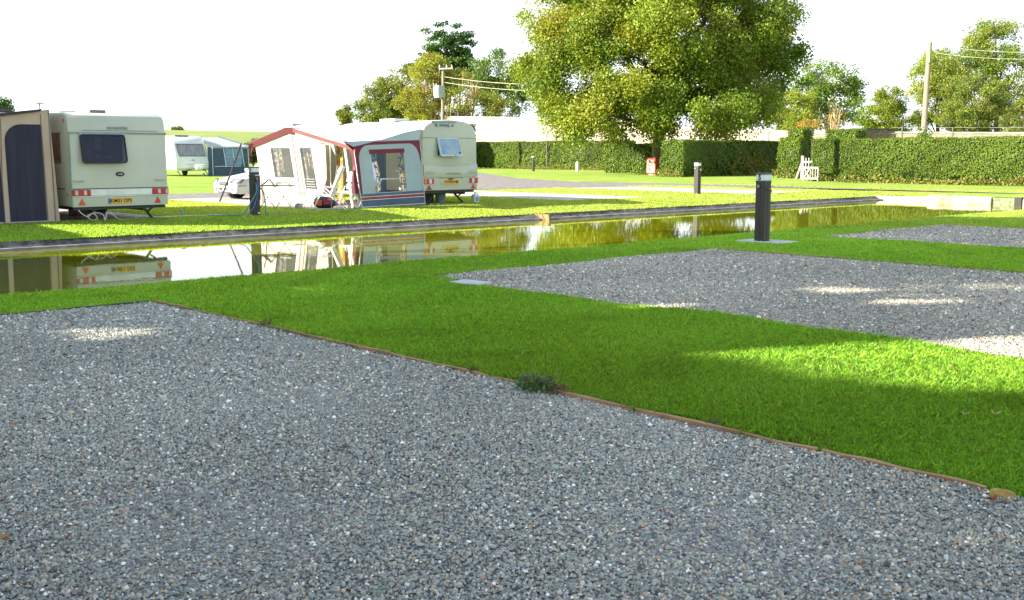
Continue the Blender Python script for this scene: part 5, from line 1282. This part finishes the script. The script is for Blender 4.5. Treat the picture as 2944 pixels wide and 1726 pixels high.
wire(at(1276, 221, 108), at(1620, 243, 100), .25, 'upper overhead wire running right from the transformer pole to the big tree')
wire(at(1276, 237, 108), at(1620, 262, 100), .25, 'lower overhead wire running right from the transformer pole to the big tree')
b0 = at(2650, 442, 78); t0 = at(2673, 122, 78)
R = root('utility_pole', (b0.x, b0.y, 0), 'bare brown wooden utility pole leaning slightly right behind the long hedge', 'utility pole')
MB().tube([(b0.x, b0.y, 0), (t0.x, t0.y, t0.z)], [.21, .17], 12).build('pole', POLE, R, smooth=40)
MB().box(at(2672, 160, 77.7), (.2, .2, 1.0)).build('bracket', M('bracket_green', (.20, .20, .13), .8), R)
wire(at(2674, 128, 78), at(3100, 145, 70), .3, 'upper faint overhead wire at the right edge before the tall tree', .009)
wire(at(2674, 150, 78), at(3100, 163, 70), .3, 'lower faint overhead wire at the right edge before the tall tree', .009)
ivc = at(2660, 380, 77.3)
q, c, _ = foliage([(Vector((ivc.x, ivc.y, 2.6)), (.45, .45, .9))], 14, .35, 40, .16, [(.08, .17, .015), (.12, .20, .02)])
tag(soup('ivy', q, 4, c, LEAF), 'green ivy clump round the foot of the bare wooden pole', 'ivy')

# gates, box -----------------------------------------------------------------------
GW = M('gate_white', (.36, .34, .31), .6, var=.06)
a, b_ = at(2308, 522, 61.8), at(2353, 524, 60.9)
a = Vector((a.x, a.y, 0)); b_ = Vector((b_.x, b_.y, 0)); d = b_ - a; gn = Vector((d.y, -d.x, 0)).normalized() * .05
R = root('white_gate', a, 'low white slatted gate with a cross brace by the hedge opening', 'gate')
g = lambda f, z: a + d * f + Vector((0, 0, z))
b = MB()
for z in (.12, .72): b.slab([g(0, z), g(1, z), g(1, z + .09), g(0, z + .09)], gn)
for f in (0, .94): b.slab([g(f, .05), g(f + .06, .05), g(f + .06, .82), g(f, .82)], gn)
b.build('frame', GW, R)
b = MB()
for k in range(5): f = .14 + .16 * k; b.slab([g(f, .2), g(f + .03, .2), g(f + .03, .74), g(f, .74)], gn * .5)
b.build('pickets', GW, R)
MB().slab([g(.06, .2), g(.14, .2), g(.5, .72), g(.42, .72)], gn * 1.2).slab([g(.06, .72), g(.14, .72), g(.5, .2), g(.42, .2)], gn * 1.25).build('brace', GW, R)
a2, b2 = at(2306, 500, 66.2), at(2326, 500, 65.6)
a2 = Vector((a2.x, a2.y, 0)); d2 = Vector((b2.x, b2.y, 0)) - a2; g2n = Vector((d2.y, -d2.x, 0)).normalized() * .05
R = root('white_gate', a2, 'narrow tall white picket gate standing open in the hedge gap', 'gate')
g2 = lambda f, z: a2 + d2 * f + Vector((0, 0, z))
b = MB()
for z in (1.0,): b.slab([g2(0, z), g2(1.6, z), g2(1.6, z + .1), g2(0, z + .1)], g2n)
for f in (0, 1.5): b.slab([g2(f, 0), g2(f + .1, 0), g2(f + .1, 1.0), g2(f, 1.0)], g2n)
b.build('rail', GW, R); b = MB()
for f in (.1, .5, .9, 1.3): b.slab([g2(f, .75), g2(f + .09, .75), g2(f + .09, 1.3), g2(f, 1.3)], g2n * .6)
b.build('pickets', GW, R)
p = at(2307, 500, 66.8); tag(MB().box2((p.x - .09, p.y - .09, 0), (p.x + .09, p.y + .09, 1.42)).build('gate_post', M('weathered_post', (.20, .17, .14), .9, col2=(.3, .26, .22), scale=5), bevel=.01), 'weathered wooden gate post in the shade of the topiary hedge', 'post')
p = at(2290, 505, 67.2); tag(MB().slab([(p.x - .06, p.y - .06, 0), (p.x + .1, p.y - .06, 0), (p.x + .3, p.y - .3, 1.1), (p.x + .2, p.y - .3, 1.1)], (0, .12, 0)).build('leaning_plank', MATS['weathered_post']), 'brown plank leaning in the dark side of the topiary hedge', 'plank')

p = at(1876, 500, 79); R = root('fire_point', (p.x, p.y, 0), 'red cabinet with a pale lettered front under the big tree', 'cabinet', local=True)
MB().box2((-.2, -.42, .12), (.22, .42, 1.22)).build('cabinet', M('cabinet_red', (.33, .03, .015), .5), R, bevel=.02)
MB().box2((-.215, -.36, .16), (-.2, .36, 1.14)).build('front_panel', M('panel_cream', (.45, .26, .20), .6), R)
MB().box2((-.222, -.18, .86), (-.214, .18, .98)).build('heading', M('heading_red', (.30, .05, .04), .6), R)
MB().box2((-.222, -.16, .36), (-.214, -.04, .50)).build('symbol', M('symbol_grey', (.22, .15, .13), .6), R); MB().box2((-.222, .05, .36), (-.214, .16, .50)).build('symbol', MATS['symbol_grey'], R)
MB().box2((-.24, -.46, 1.22), (.26, .46, 1.27)).build('lid', M('lid_dark_red', (.16, .015, .012), .6), R); MB().box2((-.1, -.3, 0), (.1, .3, .12)).build('plinth', MATS['weathered_post'], R)

# ----------------------------------------------------------------------------- hill
def hill():
    mb = MB(); us = list(range(-900, 1400, 50)); rows = []
    for y, top in ((120, 0), (150, .35), (190, .75), (240, 1.0), (300, 1.02), (420, .9)):
        row = []
        for u in us:
            v = 374 + (max(u, 300) - 480) * .018; z = (CAM_H + (442 - v) / 3112 * 240) * top * (1 if u < 850 else max(0, 1 - (u - 850) / 450))
            p = at(u, 442, y); row.append((p.x, p.y, z - .05))
        rows.append(row)
    mb.loft(rows, caps=False, close=False)
    tag(mb.build('hill', M('hill_grass', (.16, .22, .03), .95, col2=(.22, .27, .05), scale=.12, bump=.3, bscale=2), smooth=True), kind='structure')
hill()

# ----------------------------------------------------------------------------- trees
GREEN = [(.09, .17, .022), (.13, .21, .026), (.18, .245, .034), (.24, .28, .04)]
YELLOWGREEN = [(.20, .27, .022), (.28, .32, .03), (.38, .37, .035), (.14, .22, .018)]
OLIVE = [(.16, .20, .045), (.21, .24, .05), (.12, .17, .03)]
GOLD = [(.27, .245, .05), (.22, .25, .04), (.33, .29, .07)]
DARK = [(.04, .10, .028), (.06, .13, .03), (.09, .15, .03)]
def E(u, v, y, ru, rv, ry=None):
    """crown lobe centred on a bearing at distance y; ru, rv in photo pixels"""
    p = at(u, v, y); r = ru * y / 3112; return (p, (r, ry or r, rv * y / 3112))
def base(u, y): p = at(u, 442, y); return (p.x, p.y, 0)

BIG = 84
big = [E(1890, 110, BIG, 330, 230, 8), E(1690, 150, BIG - 2, 165, 190, 5), E(1620, 60, BIG, 95, 150, 4), E(1640, 240, BIG - 3, 100, 95, 3.5), E(1760, 322, BIG - 4, 150, 72, 4), E(1680, 350, BIG - 4, 70, 40, 2.5),
       E(1980, 288, BIG - 4, 200, 88, 5), E(2090, 245, BIG, 130, 105, 4), E(2080, 60, BIG - 1, 150, 160, 5), E(2170, 170, BIG + 2, 90, 110, 3), E(1880, -120, BIG, 320, 180, 8), E(1850, 200, BIG - 6, 170, 130, 3)]
tree('big_tree', 'huge yellow green spreading tree dominating the centre, its crown cut by the frame top', 'tree', base(1892, BIG), big, 400, 1.4, 820, .20, [(.145, .22, .022), (.19, .25, .026), (.25, .285, .033), (.33, .30, .03), (.10, .17, .018)], trunk_r=.5, limbs=40, shell=.66, droop=.8, w=[.30, .30, .175, .04, .185], outward=.6, flat=.62)
lobe = [E(2240, 90, BIG + 3, 55, 85, 2.5), E(2290, 190, BIG + 3, 45, 60, 2), E(2200, 20, BIG + 3, 60, 60, 2.5), E(2220, 200, BIG + 4, 60, 70, 2.5)]
q, c, pts = foliage(lobe, 60, .8, 130, .24, [(.08, .16, .02), (.13, .22, .022), (.18, .26, .03)], shell=.4)
bt = bpy.data.objects['big_tree']; soup('outer_bough', q, 4, c, LEAF, bt)
b = MB(); s0 = at(1950, 190, BIG)
for u, v in ((2150, 130), (2230, 60), (2280, 170)): b.tube([s0, at(2080, 160, BIG + 2), at(u, v, BIG + 3)], [.22, .14, .04], 6)
b.build('limb', BARK, bt, smooth=True)

tree('pine_tree', 'tall dark pine standing above the shrubs behind the utility pole', 'tree', base(1283, 165),
     [E(1285, 120, 165, 70, 55), E(1240, 170, 165, 50, 40), E(1320, 180, 165, 50, 40), E(1275, 210, 165, 80, 38), E(1205, 200, 165, 45, 18), E(1345, 212, 165, 45, 18), E(1280, 250, 165, 60, 30)], 230, 1.0, 120, .34, DARK, .45, mat=NEEDLE, shell=.1, flat=.45, limbs=30)
trees = [
 ('round_tree', 'lone small green bush tree left of the tree group, over the awning roof', (990, 150), [E(990, 335, 150, 20, 28)], 22, .6, 70, .30, OLIVE, .12),
 ('hedgerow_tree', 'low bushy green tree at the left end of the tree group', (1075, 140), [E(1075, 305, 140, 50, 50), E(1050, 325, 140, 30, 35), E(1110, 325, 140, 60, 30)], 60, .8, 90, .28, OLIVE + GREEN[:2], .2),
 ('hedgerow_tree', 'green and gold bushy tree second from left in the tree group', (1150, 142), [E(1150, 275, 142, 65, 75), E(1120, 290, 141, 50, 60), E(1190, 310, 141, 70, 40)], 80, .9, 100, .28, OLIVE + [GOLD[1], GREEN[2]], .22),
 ('golden_shrub', 'tall golden twiggy shrub in front of the pine', (1225, 136), [E(1225, 260, 136, 55, 90), E(1200, 300, 136, 60, 45), E(1250, 200, 136, 30, 40)], 90, .85, 90, .26, [GOLD[0], GOLD[1], OLIVE[1], YELLOWGREEN[1]], .2),
 ('golden_shrub', 'thin brown and gold twiggy shrub just right of the transformer pole', (1330, 136), [E(1320, 270, 136, 55, 75), E(1375, 300, 136, 70, 45), E(1330, 220, 136, 25, 45), E(1440, 320, 136, 60, 30)], 70, .8, 60, .26, [GOLD[0], OLIVE[1], GOLD[1], GREEN[1]], .2),
 ('leafy_tree', 'dark leafy round tree between the pole and the big tree', (1440, 146), [E(1435, 210, 146, 80, 58), E(1455, 265, 146, 75, 70), E(1395, 245, 146, 60, 60)], 95, 1.0, 90, .32, DARK[1:] + GREEN[:3], .3),
 ('leafy_tree', 'open branched green tree right of the big tree', (2390, 118), [E(2370, 225, 118, 70, 45), E(2440, 235, 118, 45, 40), E(2330, 260, 118, 55, 45), E(2400, 300, 118, 80, 55)], 95, .85, 80, .26, GREEN[:3], .3),
 ('small_tree', 'light yellow green tree at the lower right edge of the big tree', (2285, 114), [E(2285, 310, 114, 55, 55), E(2260, 350, 114, 55, 35), E(2300, 345, 113, 50, 35)], 75, .7, 100, .22, [GREEN[2], GREEN[3], YELLOWGREEN[0]], .2),
 ('golden_shrub', 'low orange gold shrub behind the topiary hedge', (2325, 106), [E(2325, 366, 106, 40, 18), E(2300, 370, 105, 25, 14)], 30, .4, 60, .16, [(.36, .24, .04), (.30, .25, .06), (.24, .18, .03)], .1),
 ('twiggy_shrub', 'bare orange brown twiggy shrub behind the hedge, left of the brick wall', (2400, 112), [E(2400, 340, 112, 32, 40)], 16, .5, 26, .16, [(.28, .20, .07), (.20, .20, .05)], .08),
 ('small_tree', 'round bright green tree standing alone above the brick wall', (2545, 128), [E(2550, 300, 128, 50, 45), E(2530, 345, 128, 65, 40), E(2580, 350, 128, 40, 40)], 90, .75, 110, .23, [GREEN[2], GREEN[3], YELLOWGREEN[0], GREEN[1]], .2),
 ('leafy_tree', 'tall bright leafy tree behind the bare wooden pole', (2700, 132), [E(2690, 230, 132, 75, 70), E(2660, 300, 132, 50, 70), E(2740, 300, 132, 70, 80)], 110, .95, 100, .27, [GREEN[2], GREEN[3], YELLOWGREEN[1], GREEN[1]], .3),
 ('tall_tree', 'tallest green tree at the right edge of the picture', (2870, 138), [E(2860, 140, 138, 80, 75), E(2900, 200, 138, 90, 80), E(2800, 200, 138, 60, 55), E(2920, 280, 138, 80, 80), E(2830, 130, 138, 60, 50), E(2720, 190, 138, 60, 45)], 170, 1.05, 110, .28, GREEN + [OLIVE[1]], .4),
 ('leafy_tree', 'broad olive green tree in front of the tall one at the right', (2800, 126), [E(2800, 290, 126, 85, 80), E(2760, 340, 126, 70, 45), E(2850, 340, 126, 70, 45)], 120, .8, 120, .23, OLIVE + [GREEN[2]], .3),
 ('leafy_tree', 'dull olive bush tree at the right frame edge above the hedge', (2930, 122), [E(2935, 345, 122, 50, 45), E(2990, 320, 122, 60, 60)], 60, .65, 90, .21, OLIVE, .2),
 ('dark_shrub', 'dark brown shrub between the far navy awning and the burgundy awning', (728, 90), [E(728, 440, 90, 16, 32)], 24, .35, 70, .18, [(.06, .045, .03), (.05, .06, .02)], .1),
 ('distant_tree', 'dark treetop above the beige awning at the left frame edge', (-10, 120), [E(-20, 310, 120, 45, 28), E(10, 305, 120, 25, 18)], 30, .7, 80, .26, DARK, .25),
 ('distant_shrub', 'tiny dark shrub on the crest of the green hill', (510, 236), [E(510, 371, 236, 14, 6)], 12, .5, 40, .35, OLIVE, .1)]
for nm, lab, (bu, by), ells, nc, cr, per, sz, cols, tr in trees:
    cat = 'shrub' if 'shrub' in nm else 'tree'
    ells = [(c, (r3[0] * 1.1, r3[1], r3[2] * 1.08)) for c, r3 in ells]
    tree(nm, lab, cat, base(bu, by), ells, int(nc * 1.6), cr, int(per * 1.35), sz * .82, cols, trunk_r=tr, limbs=10 if nc > 40 else 5, shell=.45, group='trees and shrubs beyond the hedges')
# bare stems that make the twiggy shrubs
for nm, u0, y, n, v1 in (('twiggy_shrub', 2400, 112, 14, 310), ('golden_shrub', 1225, 136, 14, 190), ('golden_shrub.001', 1330, 136, 18, 200)):
    o = bpy.data.objects[nm]; b = MB()
    for k in range(n):
        u = u0 + random.uniform(-25, 45 if 'gold' in nm else 25); b.tube([at(u0 + (u - u0) * .3, 400, y), at(u0 + (u - u0) * .7, 330, y - .5), at(u, v1 + random.uniform(0, 60), y - random.uniform(0, 1.5))], [.09, .06, .025], 5)
    b.build('bare_stems', M('straw_stem', (.36, .26, .14), .8, col2=(.45, .35, .2)), o)

# ----------------------------------------------------------------------------- trees left of the view that throw the foreground shade
LIT = [(-3.46, 9.25, .50, .27), (1.48, 11.21, .5, .42), (3.84, 12.19, .7, .26), (4.45, 11.28, .65, .45), (4.2, 8.51, .35, .35), (-2.23, 12.37, .22, .2), (7.83, 18.33, .4, .3), (2.05, 4.08, .17, .25), (9.5, 18.9, .8, .3), (5.7, 12.6, .6, .25)]
def shade_keep(P):  # crown leaves are cut away so that chosen ground patches stay sunlit
    k = P[:, 2] / SUN_DIR.z
    gs = P[:, 0] - SUN_DIR.x * k; gt = P[:, 1] - SUN_DIR.y * k
    x, y = cam_xy(gs, gt)
    lit = np.zeros(len(P))
    for cx, cy, rx, ry in LIT: lit = np.maximum(lit, 1.25 - ((x - cx) / (rx + .3)) ** 2 - ((y - cy) / (ry + .3)) ** 2)
    lit = np.where(lit > 0, lit + .45 * np.sin(x * 7.3 + y * 2.1) * np.sin(y * 9.1 - x * 1.7) - .05, lit)
    # the long sunlit tongue on the grass strip at the right
    up = 8.15 + (x - 1.5) * .25; lo = 8.0 - (x - 1.5) * .95
    lo = np.where(x > 2.6, 6.85 + (x - 2.6) * .05, lo)
    t = np.minimum(np.minimum((up + .4 - y) / .25, (y - lo + .38) / .25), (x - 1.05) / .3)
    lit = np.maximum(lit, np.minimum(t, 1.25))
    # open glimpses that only thin the shade
    for cx, cy, rx, ry in [(-.44, 10.46, .55, .42), (2.05, 15.53, .7, .3), (-2.1, 12.3, .35, .2)]: lit = np.maximum(lit, .55 * (1.6 - ((x - cx) / rx) ** 2 - ((y - cy) / ry) ** 2))
    # leaves that would shade the far bank and the caravans are cut out
    far = ((y > 26.3) & (x > -14)) | ((y > 19.6) & (x < 3.0) & (x > -14))
    return (RNG.uniform(size=len(P)) > np.clip(lit, 0, 1)) & ~far
shade = [((-16.5, -7.4), 5.2, 'leafy tree beyond the left frame edge, nearest to the viewer'), ((-17.0, -2.2), 5.4, 'second leafy tree beyond the left frame edge'), ((-16.6, 5.0), 5.4, 'third leafy tree beyond the left frame edge'), ((-17.0, 10.3), 5.2, 'fourth leafy tree beyond the left frame edge'), ((-17.5, 15.0), 4.6, 'leafy tree beyond the left frame edge, closest to the pond')]
for (x, y), r, lab in shade:
    b = V(x, y); 
    ells = [(V(x, y, 8.0), (r * .85, r * .85, 5.2)), (V(x - 1.5, y + .5, 11.5), (3.6, 3.6, 3.2)), (V(x + .6, y - 1.2, 7.0), (3.4, 3.6, 3.8))]
    tree('shade_tree', lab, 'tree', b, ells, 270, 1.35, 75, .46, GREEN, .3, group='leafy trees beyond the left frame edge', keep=shade_keep, shell=.15, flat=.85, limbs=8)
# a neighbour's caravan just out of frame on the left, whose shadow edge crosses the bank
R = root('caravan', (1.7, 24.5, 0), 'white caravan beyond the left frame edge', 'caravan', local=True)
MB().loft([[(x, y, z) for y, z in ((0, .35), (0, 2.0), (.1, 2.4), (.4, 2.5), (5, 2.5), (5.4, 2.1), (5.5, .35))] for x in (-1.1, 1.1)]).build('body', CREAM, R, bevel=.05)
MB().box2((-.5, -.02, 1.3), (.5, 0, 1.95)).build('window', NAVYGLASS, R); wheel(R, (.9, 3, .32)); wheel(R, (-.9, 3, .32))

# ----------------------------------------------------------------------------- small things in the foreground
def weed():
    R = root('weed', (4.86, 4.98, 0), 'leafy green weed growing over the edging board at the gravel edge', 'weed', local=True)
    P, N_ = [], []
    n = 420
    d = rand_dirs(n); d[:, 2] = np.abs(d[:, 2]) * .8 + .05
    rad = RNG.uniform(.15, 1, n) ** .6
    P = d * rad[:, None] * np.array([.15, .18, .12]) + np.array([0, 0, .02])
    soup('leaves', leaf_quads(P, .035, None, .55), 4, palette(n, [(.05, .14, .05), (.08, .19, .06), (.11, .20, .07), (.15, .18, .08)]), LEAF, R)
    b = MB()
    for k in range(16):
        a = random.uniform(0, 2 * PI); r = random.uniform(.06, .17); b.tube([(0, 0, 0), (r * .5 * math.cos(a), r * .5 * math.sin(a), .08), (r * math.cos(a), r * math.sin(a), random.uniform(.05, .16))], .003, 4)
    b.build('stems', M('weed_stem', (.16, .13, .09), .9), R)
    n = 60; P = np.stack([RNG.uniform(-.05, .12, n), RNG.uniform(-.22, -.10, n), RNG.uniform(.02, .08, n)], 1)
    soup('dead_leaves', leaf_quads(P, .03), 4, palette(n, [(.16, .11, .09), (.22, .17, .13), (.25, .12, .05)]), LEAF, R)
weed()
def small_tuft(x, y, label, s=.6):
    n = 60; d = rand_dirs(n); d[:, 2] = np.abs(d[:, 2]); P = d * RNG.uniform(.2, 1, (n, 1)) * np.array([.09, .11, .05]) * s + np.array([x, y, .03])
    tag(soup('weed', leaf_quads(P, .028 * s + .01, None, .5), 4, palette(n, [(.09, .13, .04), (.15, .16, .07), (.2, .16, .1)]), LEAF), label, 'weed', 'small weeds along the edging boards')
small_tuft(4.93, 5.7, 'small dry weed on the board left of the leafy weed'); small_tuft(4.94, 8.58, 'small weed at a board joint far along the near pitch edge', .8); small_tuft(4.93, 3.62, 'tiny pale weed on the board right of the leafy weed', .5)
def stone(x, y, r, mat, label):
    bm = bmesh.new(); bmesh.ops.create_icosphere(bm, subdivisions=2, radius=1)
    for v in bm.verts:
        n = math.sin(v.co.x * 3.1 + 1) * math.sin(v.co.y * 2.7) * .22; v.co *= 1 + n; v.co = Vector((v.co.x * r[0], v.co.y * r[1], v.co.z * r[2]))
        v.co.x = max(-r[0] * .82, min(r[0] * .82, v.co.x)); v.co.z = min(r[2] * .75, v.co.z)
    me = bpy.data.meshes.new('stone'); bm.to_mesh(me); bm.free(); me.materials.append(mat); o = bpy.data.objects.new('stone', me); COL.objects.link(o)
    o.location = (x, y, r[2] * .6); o.rotation_euler = (.1, .2, .7); tag(o, label, 'stone')
stone(4.84, 1.95, (.034, .058, .036), M('ochre_stone', (.28, .19, .05), .85, col2=(.42, .30, .09), scale=18, bump=.6, bscale=30), 'yellow ochre stone on the gravel at the end of the edging board')
stone(4.76, 5.85, (.03, .045, .02), M('moss_stone', (.14, .11, .07), .9), 'small mossy brown lump on the gravel left of the leafy weed')
LEAFB = [M('dead_leaf_brown', (.26, .12, .04), .8, col2=(.38, .2, .06), scale=40), M('dead_leaf_tan', (.36, .26, .14), .8), M('dead_leaf_red', (.20, .05, .03), .8)]
def dead_leaf(u, v, mi, label, s=.035):
    a = (u - 1472) / 3112.; b_ = (863 - v) / 3112.; dz = -math.sin(PITCH) + b_ * math.cos(PITCH); k = -(CAM_H - .03) / dz
    p = V(a * k, (math.cos(PITCH) + b_ * math.sin(PITCH)) * k, .03)
    mb = MB(); rz = random.uniform(0, 6); L_ = s; out = []
    for i in range(9):
        t = 2 * PI * i / 9; rr = L_ * (.6 + .25 * math.sin(3 * t)); q = Matrix.Rotation(rz, 3, 'Z') @ Vector((rr * math.cos(t), rr * .65 * math.sin(t), .010 + .010 * math.sin(2 * t))); out.append(p + q)
    cen = p + Vector((0, 0, .004)); n0 = len(out)
    mb.add(out + [cen], [(i, (i + 1) % n0, n0) for i in range(n0)])
    o = mb.build('fallen_leaf', LEAFB[mi]); md = o.modifiers.new('thickness', 'SOLIDIFY'); md.thickness = .0015
    tag(o, label, 'leaf', 'fallen dead leaves')
for u, v, mi, lab, s in ((42, 1221, 0, 'orange brown dead leaf on the gravel at the left edge, middle height', .04), (15, 1552, 0, 'brown dead leaf at the lower left corner of the gravel', .035), (2852, 1440, 2, 'dark red brown leaf on the gravel beside the ochre stone', .035), (810, 1360, 0, 'small tan leaf on the shaded gravel left of centre', .02), (2775, 1193, 1, 'pale tan leaf on the grass at the right below the sunlit tongue', .035), (2862, 1190, 1, 'curled straw coloured leaf on the grass at the far right', .05), (2735, 1055, 1, 'tan leaf in the sunlit grass at the right', .03), (192, 1550, 2, 'small dark red leaf near the bottom left of the gravel', .02), (2480, 1625, 0, 'brown leaf on the bottom right gravel', .022)): dead_leaf(u, v, mi, lab, s)
